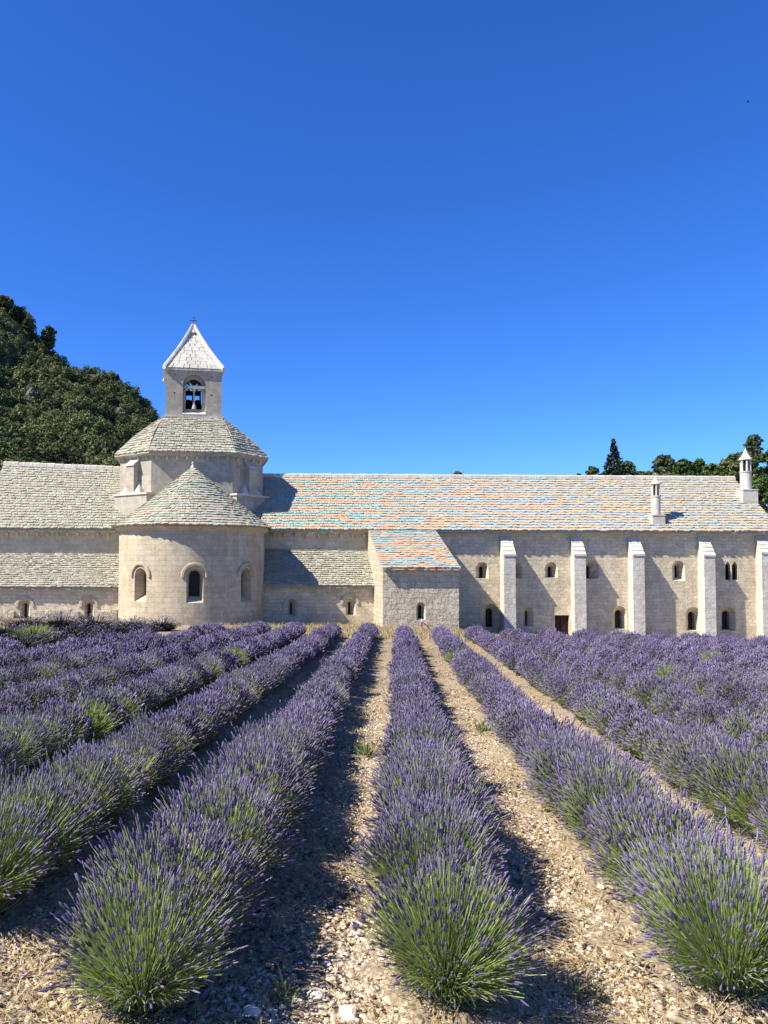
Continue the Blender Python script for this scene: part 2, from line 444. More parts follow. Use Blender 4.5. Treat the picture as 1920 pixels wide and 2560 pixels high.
EAVE_Y, RIDGE_Y = 49.22, 54.5
zE = PZ(1324, EAVE_Y, 800)
xL, xR = PX(-60, YW), PX(1960, EAVE_Y)
zEL = zE
def ridge_z(u, v): return PZ(v, RIDGE_Y, u)

# windows: recess cut in a flat wall plus a dark pane
def flat_window(cut, u0, u1, vt, vb, s0, s1, st, sb, Y, parent, depth=.5, extra=.35, n=12, pointed=False, bars=0, name='window'):
    um = (u0 + u1) / 2
    def ring(a, b, t, bt, y): return [(x, y, z) for x, z in arch(PX(a, y), PX(b, y), P(um, bt, y)[2], P(um, t, y)[2], n, pointed)]
    o = np.array(ring(u0, u1, vt, vb, Y)); s = np.array(ring(s0, s1, st, sb, Y + depth))
    front = o + (o - s) * (.08 / depth); front[:, 1] = Y - .08
    back = s.copy(); back[:, 1] += extra
    cut.rings([front, s, back])
    w = MB(); pane = s.copy(); pane[:, 1] = Y + depth + extra - .06
    b2 = pane.copy(); b2[:, 1] += .04
    w.rings([pane, b2])
    wo = part(w, name, 'glass', parent)
    if bars:
        x0, x1 = s[:, 0].min(), s[:, 0].max(); z0, z1 = s[:, 2].min(), s[:, 2].max()
        bm_ = MB(); yy = Y + depth + .03
        for k in range(1, bars):
            x = lerp(x0, x1, k / bars); bm_.box(x - .012, x + .012, yy, yy + .02, z0, z1 - .05)
        m = int((z1 - z0) / .18)
        for k in range(1, m):
            z = lerp(z0, z1, k / m); bm_.box(x0, x1, yy + .021, yy + .041, z - .01, z + .01)
        part(bm_, 'window_grille', 'iron', parent)
    return wo
def flat_hood(u0, u1, vt, vs, thick, Y, parent, proud=.065):
    """raised arch band round a window head"""
    mb = MB(); um = (u0 + u1) / 2
    x0, x1 = PX(u0, Y), PX(u1, Y); zt = P(um, vt, Y)[2]; r = (x1 - x0) / 2; cx = (x0 + x1) / 2; zc = zt - r
    zs = P(um, vs, Y)[2]
    rs = []
    for a in np.linspace(math.pi + .15, -.15, 20):
        c, s = math.cos(a), math.sin(a); ri = r - thick
        rs.append([(cx + r * c, Y + .02, zc + r * s), (cx + r * c, Y - proud * .7, zc + r * s), (cx + (r - .03) * c, Y - proud, zc + (r - .03) * s),
                   (cx + ri * c, Y - proud, zc + ri * s), (cx + ri * c, Y + .02, zc + ri * s)])
    mb.rings(rs)
    return part(mb, 'hood_mould', 'ashlar', parent)

# --- chapels either side of the apse
def chapel(u0, u1, v_eave, u_roof0, u_roof1, v_top, wins, side):
    mb = MB(); xa, xb = PX(u0, YC), PX(u1, YC)
    zt = PZ(v_eave - 1, YC, (u0 + u1) / 2)
    mb.box(xa, xb, YC, YW + .3, BASE_Z, zt)
    w = part(mb, 'chapel_wall', 'masonry')
    cut = MB()
    for (n0, n1, nt, nb, s0, s1, st, sb, h) in wins:
        flat_window(cut, n0, n1, nt, nb, s0, s1, st, sb, YC, w, .42)
        flat_hood(h[0], h[1], h[2], h[3], .17, YC, w)
    carve(w, cut)
    r = MB()
    eY = YC - .3
    A = np.array([PX(u_roof0, eY), eY, PZ(v_eave, eY, 500 if side < 0 else 800)]); B = A.copy(); B[0] = PX(u_roof1, eY)
    C = np.array([A[0], YW + .02, PZ(v_top, YW, 300 if side < 0 else 800)]); D = C.copy(); D[0] = B[0]
    S = Patch(A, B, C, D); slabs(r, S, 18, .23, .075)
    r.box(A[0], B[0], eY + .03, YC + .4, A[2] - .14, A[2] - .04)
    part(r, 'chapel_roof', 'roof_pale', w)
    return w
lw = chapel(-60, 345, 1470, -60, 345, 1385,
       [(52.5, 76.5, 1500, 1550, 63, 69.5, 1508, 1546, (40, 88, 1490, 1515)),
        (212, 236, 1501, 1551, 220, 228, 1509, 1547, (199, 248, 1489, 1513))], -1)
rw = chapel(640, 939, 1464.5, 640, 942, 1374,
       [(720.5, 742, 1497, 1541, 725.5, 730.5, 1507, 1536, (708, 751, 1491, 1513)),
        (864, 889, 1497, 1538, 870.5, 876, 1505, 1536, (851.5, 898, 1483.5, 1507))], 1)
# rough stone plinth at the foot of the left chapel wall, its top catching the sun
pl = MB(); x = PX(-60, YC)
zg = PZ(1541, YC, 150)
while x < PX(300, YC):
    w_ = RNG.uniform(.35, .9); xm = x + w_ / 2; um = to_px((xm, YC, zg))[0]
    if not (47 < um < 82 or 207 < um < 241):
        h_ = RNG.uniform(.30, .44); d_ = RNG.uniform(.16, .26)
        pl.prism([(x, YC - d_, zg - .6), (x + w_ - .02, YC - d_ + RNG.uniform(-.05, .05), zg - .6), (x + w_ - .02, YC + .05, zg - .6), (x, YC + .05, zg - .6)],
                 (0, 0, h_ + .6), tint=.5)
    x += w_
pl.box(PX(86, YC), PX(204, YC), YC - .12, YC + .04, BASE_Z, zg - .05)
part(pl, 'plinth', 'rubble', lw)['kind'] = 'stuff'
# stone kerb at the foot of the right-hand walls
kb = MB(); kb.box(PX(648, YC - .5), PX(952, YC - .5), YC - .55, YC + .02, BASE_Z, PZ(1566, YC - .5, 800))
part(kb, 'kerb', 'dressed', rw)

# --- transept wall with corbel table, then dormitory wall with windows
def body(x0, x1, zE_, ridge, gable_right=False):
    mb = MB(); back = 2 * RIDGE_Y - YW
    mb.prism([(x0, YW, BASE_Z), (x0, back, BASE_Z), (x0, back, zE_ - .15), (x0, RIDGE_Y, ridge - .25), (x0, YW, zE_ + .05)], (x1 - x0, 0, 0))
    return mb
zR_R = ridge_z(1100, 1191); zR_L = ridge_z(150, 1163)
xT = PX(940, YW)
tw = part(body(xL, xT, zE, zR_R), 'transept_wall', 'ashlar')
dw = part(body(xT, xR - .3, zE, zR_R), 'dormitory_wall', 'masonry')
cut = MB()
WU = [(1189, 1221, 1405, 1446, 1197.5, 1207, 1416, 1445), (1272, 1305.6, 1405, 1446, 1278, 1287, 1415, 1445),
      (1362, 1394, 1405, 1444.5, 1369, 1379, 1416, 1443), (1457, 1497.5, 1400, 1447, 1463.5, 1474, 1414, 1445),
      (1680, 1712, 1402, 1452, 1686, 1695.5, 1413, 1444)]
for w_ in WU: flat_window(cut, *w_, YW, dw, .5)
flat_window(cut, 1811.5, 1825.5, 1404, 1451, 1813, 1824, 1408, 1449, YW, dw, .28, .2, pointed=True)
flat_window(cut, 1829, 1843.5, 1404, 1451, 1830, 1841.5, 1408, 1449, YW, dw, .28, .2, pointed=True)
WD = [(1204, 1246, 1509, 1570, 1213, 1230, 1521, 1568), (1304.5, 1332.5, 1516, 1566, 1311.5, 1318, 1527, 1562),
      (1529.5, 1566, 1515, 1573, 1535.5, 1552.5, 1525, 1570), (1711.5, 1749, 1517, 1577, 1717.5, 1734.5, 1529, 1574),
      (1796, 1837, 1516.5, 1576, 1802.5, 1821.5, 1527, 1573)]
for k, w_ in enumerate(WD): flat_window(cut, *w_, YW, dw, .42, bars=0 if k == 1 else 3)
# the low dark red door
dx0, dx1, dzt = PX(1386, YW), PX(1422, YW), P(1404, 1538, YW)[2]
cut.box(dx0, dx1, YW - .1, YW + .3, BASE_Z + .5, dzt)
carve(dw, cut)
dm = MB(); dm.box(dx0 + .01, dx1 - .01, YW + .2, YW + .26, BASE_Z + 1, dzt - .01)
for k in range(5):
    xx = lerp(dx0, dx1, k / 4); dm.box(max(dx0, xx - .03), min(dx1, xx + .03), YW + .17, YW + .2, BASE_Z + 1, dzt - .02)
part(dm, 'door', 'door', dw)
# cornice + corbels under the transept eaves
def cornice_strip(u0, u1, parent):
    mb = MB(); x0, x1 = PX(u0, YW), PX(u1, YW)
    mb.prism([(x0, YW + .02, zE - .24), (x0, YW - .14, zE - .20), (x0, YW - .26, zE - .06), (x0, YW - .26, zE - .01), (x0, YW + .02, zE + .02)], (x1 - x0, 0, 0))
    part(mb, 'cornice', 'ashlar', parent)
cornice_strip(-60, 300, tw); cornice_strip(655, 923, tw)
cornice_strip(1150, 1955, dw)
def corbel(x, y0, zt, ang, parent, s=1.0, fr=(0, 0)):
    mb = MB()
    mb.prism([(-.08 * s, .03, -.30 * s), (-.08 * s, -.06 * s, -.28 * s), (-.08 * s, -.14 * s, -.14 * s), (-.08 * s, -.18 * s, -.10 * s), (-.08 * s, -.18 * s, 0), (-.08 * s, .03, 0)], (.16 * s, 0, 0))
    mb.xform(Matrix.Translation((x, y0, zt)) @ Matrix.Rotation(ang, 4, 'Z'))
    part(mb, 'corbel', 'ashlar', parent)
for u in np.arange(-12, 292, 25.2): corbel(PX(u + 4, YW), YW, zE - .21, 0, tw)
for u in (685, 712, 740, 768, 797, 825, 853, 881, 909): corbel(PX(u, YW), YW, zE - .21, 0, tw)

# --- roofs of transept and dormitory
def big_roof(u0, u1, zl, zr, mat, name, courses, parent, gable=False, e0=None, e1=None):
    mb = MB(); A = np.array([e0, EAVE_Y, zE]); B = np.array([e1, EAVE_Y, zE])
    C = np.array([e0, RIDGE_Y, zl]); D = np.array([e1, RIDGE_Y, zr])
    slabs(mb, Patch(A, B, C, D), courses, .21, .07)
    bk = 2 * RIDGE_Y - EAVE_Y
    mb.add([(e0, bk, zE), (e1, bk, zE), (e1, RIDGE_Y, zr), (e0, RIDGE_Y, zl)], [(0, 1, 2, 3)], tint=.4)
    mb.box(e0, e1, EAVE_Y + .03, YW + .3, zE - .13, zE - .035, tint=.2)
    r = part(mb, name, mat, parent)
    rt = MB(); x = e0
    while x < e1 - .05:                          # capping stones along the ridge
        w_ = min(RNG.uniform(.42, .6), e1 - x); t0 = (x - e0) / (e1 - e0); z0 = lerp(zl, zr, t0) - .06
        hh = .24 + RNG.uniform(-.015, .015)
        a = [(x, RIDGE_Y - .26, z0 - .10), (x, RIDGE_Y - .22, z0 + hh * .7), (x, RIDGE_Y - .1, z0 + hh), (x, RIDGE_Y + .1, z0 + hh), (x, RIDGE_Y + .26, z0 - .10)]
        rt.prism(a, (w_ - .02, 0, 0), tint=RNG.uniform(.4, .9)); x += w_
    part(rt, 'ridge_cap', 'dressed', r)
    return r
zLA = ridge_z(0, 1160); zLB = ridge_z(300, 1173)
kk = (zLB - zLA) / (PX(300, RIDGE_Y) - PX(0, RIDGE_Y))
xm = PX(480, RIDGE_Y)
big_roof(0, 0, zLA + kk * (xL - PX(0, RIDGE_Y)), zLA + kk * (xm - PX(0, RIDGE_Y)), 'roof_pale', 'transept_roof', 25, tw, e0=xL, e1=xm)
zRA = ridge_z(660, 1190); zRB = ridge_z(1838, 1197)
kk = (zRB - zRA) / (PX(1838, RIDGE_Y) - PX(660, RIDGE_Y))
xEnd = PX(1838, RIDGE_Y)
dr = big_roof(0, 0, zRA + kk * (xm - PX(660, RIDGE_Y)), zRB, 'roof_warm', 'dormitory_roof', 22, dw, e0=xm + .01, e1=xEnd)
def roof_pt_z(y): return zE + (lerp(zRA, zRB, .8) - zE) * (y - EAVE_Y) / (RIDGE_Y - EAVE_Y)

# --- annex under a long lean-to roof
pa = [P(u, 1400, y)[:2] for u, y in ((957, YA), (1147, YA))]
fl, fr_ = pa[0], pa[1]
bl = np.array([PX(919, YW), YW + .2]); br = np.array([fr_[0], YW + .2])
eYa = YA - .33
zAe = PZ(1420, eYa, 1060)
slope_a = (zE - .02 - zAe) / (EAVE_Y + .1 - eYa)
def zan(y): return zAe + slope_a * (y - eYa) - .10
mb = MB()
mb.add([(fl[0], fl[1], BASE_Z), (fr_[0], fr_[1], BASE_Z), (br[0], br[1], BASE_Z), (bl[0], bl[1], BASE_Z),
        (fl[0], fl[1], zan(YA)), (fr_[0], fr_[1], zan(YA)), (br[0], br[1], zan(YW + .2)), (bl[0], bl[1], zan(YW + .2))],
       [(0, 3, 2, 1), (4, 5, 6, 7), (0, 1, 5, 4), (1, 2, 6, 5), (2, 3, 7, 6), (3, 0, 4, 7)])
aw = part(mb, 'annex_wall', 'rubble')
cut = MB(); flat_window(cut, 1040.5, 1063.5, 1506, 1550, 1045, 1053.5, 1513, 1546, YA, aw, .4); carve(aw, cut)
mb = MB()
A = np.array([fl[0] - .06, eYa, zAe]); B = np.array([PX(1151.5, eYa), eYa, zAe])
C = np.array([PX(921, EAVE_Y + .1), EAVE_Y + .1, zE - .02]); D = np.array([PX(1151.5, eYa) , EAVE_Y + .1, zE - .02])
slabs(mb, Patch(A, B, C, D), 20, .21, .065)
mb.add([A - [0, 0, .04], B - [0, 0, .04], B - [0, 0, .12], A - [0, 0, .12], D - [0, 0, .12], C - [0, 0, .12], D - [0, 0, .04], C - [0, 0, .04]],
       [(0, 1, 2, 3), (3, 2, 4, 5), (1, 6, 4, 2), (0, 3, 5, 7)], tint=.6)
part(mb, 'annex_roof', 'roof_warm', aw)

# --- buttresses
for uw, uf, ufr, d, vt, vb in ((1248, 1259.5, 1289, 1.0, 1338, 1387), (1424.5, 1435.5, 1464.5, .82, 1337, 1387), (1567.5, 1582, 1611, .85, 1340, 1386),
                               (1742, 1760, 1788, .85, 1339, 1388), (1887, 1904.5, 1933, .85, 1335, 1381)):
    yf = YW - d; x0, x1 = PX(uf, yf), PX(ufr, yf); zt = P(uf, vt, YW)[2]; zb = P(uf, vb, yf)[2]
    xb0 = PX(uw + 2, YW)
    mb = MB()
    lo = [(x0, yf - .05, BASE_Z), (x1, yf - .05, BASE_Z), (x1, YW + .05, BASE_Z), (xb0, YW + .05, BASE_Z)]
    mb.add(lo + [(x0, yf, zb - .05), (x1, yf, zb - .05), (x1, YW + .05, zt - .05), (xb0, YW + .05, zt - .05)],
           [(0, 3, 2, 1), (4, 5, 6, 7), (0, 1, 5, 4), (1, 2, 6, 5), (2, 3, 7, 6), (3, 0, 4, 7)])
    b = part(mb, 'buttress', 'buttress')
    cp = MB(); n = 5
    for k in range(n):                           # stepped weathering slabs
        t0, t1 = k / n, (k + 1) / n + .02
        y0, y1 = lerp(yf - .05, YW + .04, t0), lerp(yf, YW + .04, min(t1, 1)); z0, z1 = lerp(zb, zt, t0), lerp(zb, zt, min(t1, 1))
        xa0, xa1 = lerp(x0, xb0, t0) - .02, lerp(x0, xb0, t1) - .02
        cp.add([(xa0, y0, z0 - .09), (x1 + .03, y0, z0 - .09), (x1 + .03, y1, z1 - .09), (xa1, y1, z1 - .09),
                (xa0, y0, z0 + .035), (x1 + .03, y0, z0 + .035), (x1 + .03, y1, z1 + .0), (xa1, y1, z1 + .0)],
               [(0, 3, 2, 1), (4, 5, 6, 7), (0, 1, 5, 4), (1, 2, 6, 5), (2, 3, 7, 6), (3, 0, 4, 7)])
    part(cp, 'weathering_cap', 'dressed', b)

# --- chimneys
def chimney(uc, v_base, v_slab, v_shaft, v_col, v_cap, v_tip, r_px, slab_px, ystand, cross_top):
    c = P(uc, v_base, ystand); s = ystand / F_PX; x, y = c[0], c[1]
    z = lambda v: P(uc, v, ystand)[2]
    mb = MB(); w = slab_px * s / 2
    mb.box(x - w, x + w, y - w, y + w, z(v_base) - .7, z(v_slab))
    mb.box(x - w - .03, x + w + .03, y - w - .03, y + w + .03, z(v_slab), z(v_slab) + .07)
    r = r_px * s / 2
    mb.lathe((x, y, 0), [(r * 1.02, z(v_slab) + .07), (r, z(v_shaft) - .02)], 20)
    mb.lathe((x, y, 0), [(r * 1.12, z(v_shaft) - .02), (r * 1.14, z(v_shaft) + .05), (r * .8, z(v_shaft) + .07)], 20)
    ch = part(mb, 'chimney', 'dressed')
    cm = MB(); n = 6
    for k in range(n):
        a = 2 * math.pi * (k + .25) / n
        cm.lathe((x + r * .82 * math.cos(a), y + r * .82 * math.sin(a), 0), [(r * .2, z(v_shaft) + .05), (r * .17, z(v_col) + .02)], 8)
    part(cm, 'colonnade', 'dressed', ch)
    cp = MB(); zc, zt = z(v_col), z(v_tip); H = zt - zc
    cp.lathe((x, y, 0), [(r * .9, zc), (r * 1.22, zc), (r * 1.2, zc + .05), (r * .8, zc + H * .28), (r * .42, zc + H * .58), (r * .16, zc + H * .82), (r * .10, zc + H * .95), (.01, zt)], 20)
    if cross_top:
        cp.box(x - .035, x + .035, y - .03, y + .03, zt - .05, zt + .14); cp.box(x - .17, x + .17, y - .029, y + .029, zt + .03, zt + .09)
    part(cp, 'chimney_cap', 'dressed', ch)
    ins = MB(); ins.lathe((x, y, 0), [(r * .45, z(v_shaft)), (r * .45, zc + .02)], 8)
    part(ins, 'flue', 'iron', ch)
chimney(1640, 1309, 1290, 1242, 1211, 1190, 1188, 21.5, 31, 50.1, True)
chimney(1865.5, 1251, 1227, 1181, 1150, 1120, 1120, 25.5, 37, 52.3, False)

# --- apse
AX, AY = PX(480, YC), YC
AR = 178 / F_PX * 46.8
zEv = P(480, 1317, YC - AR)[2]
AZ_MID, AZ_L, AZ_R = math.radians(8.7), math.radians(-35.0), math.radians(52.3)
def cyl(phi, r, z): return (AX + r * math.sin(phi), AY - r * math.cos(phi), z)
angs = np.linspace(-math.pi / 2, math.pi / 2, 65)
mb = MB()
ro, rings_ = AR, []
plan = [(AX - AR, YW + .3)] + [cyl(a, AR, 0)[:2] for a in angs] + [(AX + AR, YW + .3)]
mb.prism([(x, y, BASE_Z) for x, y in plan], (0, 0, zEv + .1 - BASE_Z))
M['apse'] = stone_mat('apse_ashlar', (0.542, 0.481, 0.355), (0.468, 0.405, 0.291), (0.296, 0.240, 0.151), .66, .29, .45, .04, .010, .5, apse=(AX, AY, AR), stain=.45, joint=.85)
ap = part(mb, 'apse_wall', 'apse')
cut = MB()
def apse_window(phi, parent, bars):
    hw, zt, zb = .47, P(487, 1421, YC - AR)[2], P(487, 1508, YC - AR)[2]
    o = arch(-hw, hw, zb, zt, 14); s = arch(-.30, .30, zb + .36, zt - .13, 14)
    T = lambda x, d, z: (AX + (AR - d) * math.sin(phi) + x * math.cos(phi), AY - (AR - d) * math.cos(phi) + x * math.sin(phi), z)
    D = .55
    cut.rings([[T(x + (x - xs_) * .2, -.11, z + (z - zs_) * .2) for (x, z), (xs_, zs_) in zip(o, s)],
               [T(x, D, z) for x, z in s], [T(x, D + .3, z) for x, z in s]])
    w = MB(); w.rings([[T(x, D + .24, z) for x, z in s], [T(x, D + .28, z) for x, z in s]])
    part(w, 'window', 'glass', parent)
    g_ = MB(); z0, z1 = zb + .36, zt - .13
    def bar(x0, x1, za, zb_, d):
        g_.add([T(x0, d, za), T(x1, d, za), T(x1, d + .02, za), T(x0, d + .02, za), T(x0, d, zb_), T(x1, d, zb_), T(x1, d + .02, zb_), T(x0, d + .02, zb_)],
               [(0, 3, 2, 1), (4, 5, 6, 7), (0, 1, 5, 4), (1, 2, 6, 5), (2, 3, 7, 6), (3, 0, 4, 7)])
    for k in range(1, 4): x = lerp(-.3, .3, k / 4); bar(x - .01, x + .01, z0, z1 - .12, D + .05)
    for k in range(1, 9): z = lerp(z0, z1, k / 9); bar(-.29, .29, z - .01, z + .01, D + .075)
    part(g_, 'window_grille', 'iron', parent)
    h = MB(); rO, rI, zc = .76, .58, zt - hw + .04; rs = []
    for a in np.linspace(math.pi + .1, -.1, 24):
        c_, s_ = math.cos(a), math.sin(a)
        def q(r, pr): x = r * c_; return cyl(phi + x / AR, AR + pr, zc + r * s_)
        rs.append([q(rO, -.03), q(rO, .07), q(rO - .04, .10), q(rI + .03, .10), q(rI, .05), q(rI, -.03)])
    h.rings(rs); part(h, 'hood_mould', 'apse', parent)
for k, phi in enumerate((AZ_L, AZ_MID, AZ_R)): apse_window(phi, ap, True)
carve(ap, cut)
cn = MB()
prof = [(-.02, -.30), (.05, -.29), (.16, -.16), (.26, -.07), (.26, .0), (-.02, .0)]
rs = []
pts = [((AX - AR, YW), (-1, 0))] + [(cyl(a, AR, 0)[:2], (math.sin(a), -math.cos(a))) for a in angs] + [((AX + AR, YW), (1, 0))]
for (x, y), (nx_, ny_) in pts: rs.append([(x + nx_ * d, y + ny_ * d, zEv + .1 + z) for d, z in prof])
cn.rings(rs); part(cn, 'cornice', 'apse', ap)
zApex = P(481, 1169, YC)[2]
rf = MB(); RE = AR + .42
cone = Cone((AX, AY), RE, zEv + .10, zApex, -math.pi / 2, math.pi / 2)
slabs(rf, cone, 24, .22, .07)
for sgn in (-1, 1):                              # straight bay back to the tower
    e0 = np.array([AX + sgn * RE, AY, zEv + .10]); e1 = e0 + [0, 3.2, 0]; t0 = np.array([AX + sgn * .03, AY, zApex]); t1 = t0 + [0, 3.6, 0]
    slabs(rf, Patch(*( (e0, e1, t0, t1) if sgn > 0 else (e1, e0, t1, t0))), 24, .36, .06)
apr = part(rf, 'apse_roof', 'roof_apse', ap)
fn = MB(); fn.lathe((AX, AY, zApex), [(.30, -.28), (.16, -.05), (.07, .14), (.02, .2)], 10)
fn.lathe((AX, AY, zApex), [(.03, .19), (.07, .25), (.06, .32), (.01, .36)], 8)
part(fn, 'finial', 'dressed', ap)

# --- octagonal tower over the crossing, turned a little toward the right
TC = np.array([-6.24, 54.35]); TROT = math.radians(6.5)
TM = Matrix.Translation((TC[0], TC[1], 0)) @ Matrix.Rotation(TROT, 4, 'Z')
def tw_pt(x, y, z): return tuple(TM @ Vector((x, y, z)))
HO, HF = 4.78, 2.62                              # half width, half length of the cardinal facets
octo = [(-HF, -HO), (HF, -HO), (HO, -HF), (HO, HF), (HF, HO), (-HF, HO), (-HO, HF), (-HO, -HF)]
yfr = TC[1] - HO
zT0 = zE + .4; zT1 = P(480, 1133, yfr)[2]
mb = MB(); mb.prism([(x, y, zT0) for x, y in octo], (0, 0, zT1 - zT0)); mb.xform(TM)
lan = part(mb, 'tower_drum', 'tower')
def offset_octo(d):
    k = d * math.tan(math.pi / 8)
    return [(-HF - k, -HO - d), (HF + k, -HO - d), (HO + d, -HF - k), (HO + d, HF + k), (HF + k, HO + d), (-HF - k, HO + d), (-HO - d, HF + k), (-HO - d, -HF - k)]
cn = MB(); cn.rings([[(x, y, zT1 + z) for x, y in offset_octo(d)] for d, z in ((-.05, -.22), (.10, -.18), (.26, -.06), (.26, .02), (-.05, .02))]); cn.xform(TM)
part(cn, 'cornice', 'tower', lan)
for i in (0, 1, 7):                              # visible facets: front, right and left diagonals
    a, b = np.array(octo[i]), np.array(octo[(i + 1) % 8]); d = b - a; L = np.linalg.norm(d); ang = math.atan2(d[1], d[0])
    n = int(L / .62)
    for k in range(n):
        q = a + d * (k + .5) / n; w_ = tw_pt(q[0], q[1], zT1 - .17); corbel(w_[0], w_[1], w_[2], TROT + ang, lan, .85)
# plinths and pilasters on the two front diagonals
for i, (u_p0, u_p1) in ((7, (323, 341)), (1, (608, 626))):
    a, b = np.array(octo[i]), np.array(octo[(i + 1) % 8]); d = b - a; L = np.linalg.norm(d); ang = math.atan2(d[1], d[0])
    mid = (a + b) / 2
    LM = TM @ Matrix.Translation((mid[0], mid[1], 0)) @ Matrix.Rotation(ang, 4, 'Z')      # local x along the facet, -y outward
    zl = P(480, 1236, yfr + 1)[2]; zu = P(480, 1205, yfr + 1)[2]
    h = L / 2 + .06; pr = .42
    pb = MB(); pb.box(-h, h, -pr, .2, zT0 - 1.0, zl - .12); pb.xform(LM); po = part(pb, 'tower_plinth', 'tower', lan)
    lg = MB(); lg.box(-h - .08, h + .08, -pr - .09, .1, zl - .12, zl); 
    lg.add([(-.95, -pr - .04, zl), (.95, -pr - .04, zl), (.40, -.02, zu), (-.40, -.02, zu), (-.95, .1, zl), (.95, .1, zl)],
           [(0, 1, 2, 3), (1, 5, 2), (0, 3, 4), (4, 3, 2, 5)])
    lg.xform(LM); part(lg, 'ledge', 'dressed', lan)
    pp = MB(); zc0, zc1 = P(480, 1168, yfr + 1)[2], P(480, 1151, yfr + 1)[2]
    pp.prism([(-.36, .05, zl), (-.36, -.45, zl), (-.36, -.45, zc0), (-.36, .05, zc1)], (.72, 0, 0)); pp.xform(LM)
    part(pp, 'pilaster', 'tower', lan)
    pc = MB(); pc.prism([(-.42, .05, zc1 + .07), (-.42, -.52, zc0 + .07), (-.42, -.52, zc0 - .02), (-.42, .05, zc1 - .02)], (.84, 0, 0)); pc.xform(LM)
    part(pc, 'pilaster_cap', 'dressed', lan)
for u, v in ((316, 1210), (336, 1151), (481, 1151), (557, 1155), (585, 1157)):
    pass
# tower roof: octagon up to the square belfry
eo = offset_octo(.36); BH = 1.93
zRe = zT1 + .03; zRt = P(480, 1043, TC[1] - BH)[2]
top = [(-BH, -BH), (BH, -BH), (BH, -BH), (BH, BH), (BH, BH), (-BH, BH), (-BH, BH), (-BH, -BH)]
rf = MB()
for i in range(8):
    a, b = eo[i], eo[(i + 1) % 8]; c, d = top[i], top[(i + 1) % 8]
    if i % 2:                                    # diagonals narrow to the corner
        m = top[i]; c = (m[0], m[1]); d = (m[0] + 1e-3, m[1] + 1e-3)
    pts = [Vector(tw_pt(a[0], a[1], zRe)), Vector(tw_pt(b[0], b[1], zRe)), Vector(tw_pt(c[0], c[1], zRt)), Vector(tw_pt(d[0], d[1], zRt))]
    slabs(rf, Patch(*pts, bulge=.16), 17, .27, .075)
rf2 = MB(); rf2.prism([(x, y, zRe - .11) for x, y in offset_octo(.36)], (0, 0, .09)); rf2.xform(TM)
rf.v += rf2.v; rf.f += [[i + rf.n for i in f] for f in rf2.f]; rf.t += rf2.t; rf.t2 += rf2.t2; rf.mi += rf2.mi; rf.n += rf2.n
part(rf, 'tower_roof', 'roof_pale', lan)

# --- belfry
BROT = math.radians(8.5)
BM = Matrix.Translation((TC[0], TC[1], 0)) @ Matrix.Rotation(BROT, 4, 'Z')
yb = TC[1] - BH; zB0, zB1 = P(480, 1040, yb)[2], P(480, 921, yb)[2]
def bx(u): return (u - 480) / F_PX * yb          # metres right of the belfry axis
bz = lambda v: P(480, v, yb)[2]
mb = MB(); mb.box(-BH + .02, BH - .02, -BH + .02, BH - .02, zB0 - .3, zB1)
mb.xform(BM); bel = part(mb, 'belfry', 'tower')
cut = MB()
cut.rings([[(x, y, z) for x, z in arch(bx(452), bx(510), bz(1036), bz(936), 16)] for y in (-BH - .2, -BH + .32)])
cut.xform(BM); carve(bel, cut); cut = MB()
cut.rings([[(x, y, z) for x, z in arch(bx(460), bx(500.5), bz(1021), bz(945.5), 16)] for y in (-BH + .1, BH + .3)])
cut.xform(BM); carve(bel, cut)
cut = MB(); cut.box(-BH + .5, BH - .5, -BH + .5, BH - .45, bz(1026), bz(926)); cut.xform(BM); carve(bel, cut)
cut = MB(); cut.rings([[(x, y, z) for x, z in arch(bx(455), bx(506), bz(1021), bz(926), 16)] for y in (BH - .6, BH + .3)]); cut.xform(BM); carve(bel, cut)
def bpart(m, name, mat, par=None): m.xform(BM); return part(m, name, mat, par or bel)
st = MB(); st.box(-BH - .16, BH + .16, -BH - .16, BH + .16, zB0 - .12, zB0 + .03); bpart(st, 'string_course', 'dressed')
sl_ = MB(); sl_.prism([(bx(452) + .01, -BH + .33, bz(1036)), (bx(452) + .01, -BH + .33, bz(1027)), (bx(452) + .01, -BH - .1, bz(1036) + .02), (bx(452) + .01, -BH - .1, bz(1036) - .04)], (bx(510) - bx(452) - .02, 0, 0)); bpart(sl_, 'sill', 'dressed')
li = MB(); li.box(bx(453), bx(509), -BH + .08, -BH + .34, bz(971), bz(963.5)); bpart(li, 'lintel', 'tower')
co = MB(); co.lathe((bx(480.5), -BH + .25, 0), [(.16, bz(1021)), (.16, bz(1017)), (.09, bz(1009)), (.058, bz(1000)), (.055, bz(980)), (.12, bz(972)), (.14, bz(970.5))], 12); bpart(co, 'column', 'dressed')
for k, ub in enumerate((468.5, 492.5)):          # two bells on a timber frame
    be = MB(); x = bx(ub); be.lathe((x, .1, bz(1008)), [(.40, .0), (.36, .06), (.28, .28), (.24, .5), (.15, .62), (.05, .66)], 16); bpart(be, 'bell', 'bronze')
fr = MB(); fr.box(bx(459), bx(501.5), .0, .22, bz(994), bz(986.5)); fr.box(bx(459), bx(501.5), .3, .5, bz(971), bz(960))
fr.box(bx(459), bx(463.5), .3, .5, bz(1021), bz(960)); fr.box(bx(497.5), bx(501.5), .3, .5, bz(1021), bz(960)); fr.box(bx(478), bx(483), .31, .49, bz(995), bz(947))
for s in (-1, 1):
    fr.tube([(s * .06, .4, bz(965)), (s * .62, .4, bz(945))], .07, 4); fr.tube([(s * .1, .4, bz(961)), (s * .85, .4, bz(957))], .045, 4)
bpart(fr, 'bell_frame', 'timber'); fr = MB()
yf_, zc_, rr_ = -BH + .55, bz(966), bx(502) - bx(480.5)
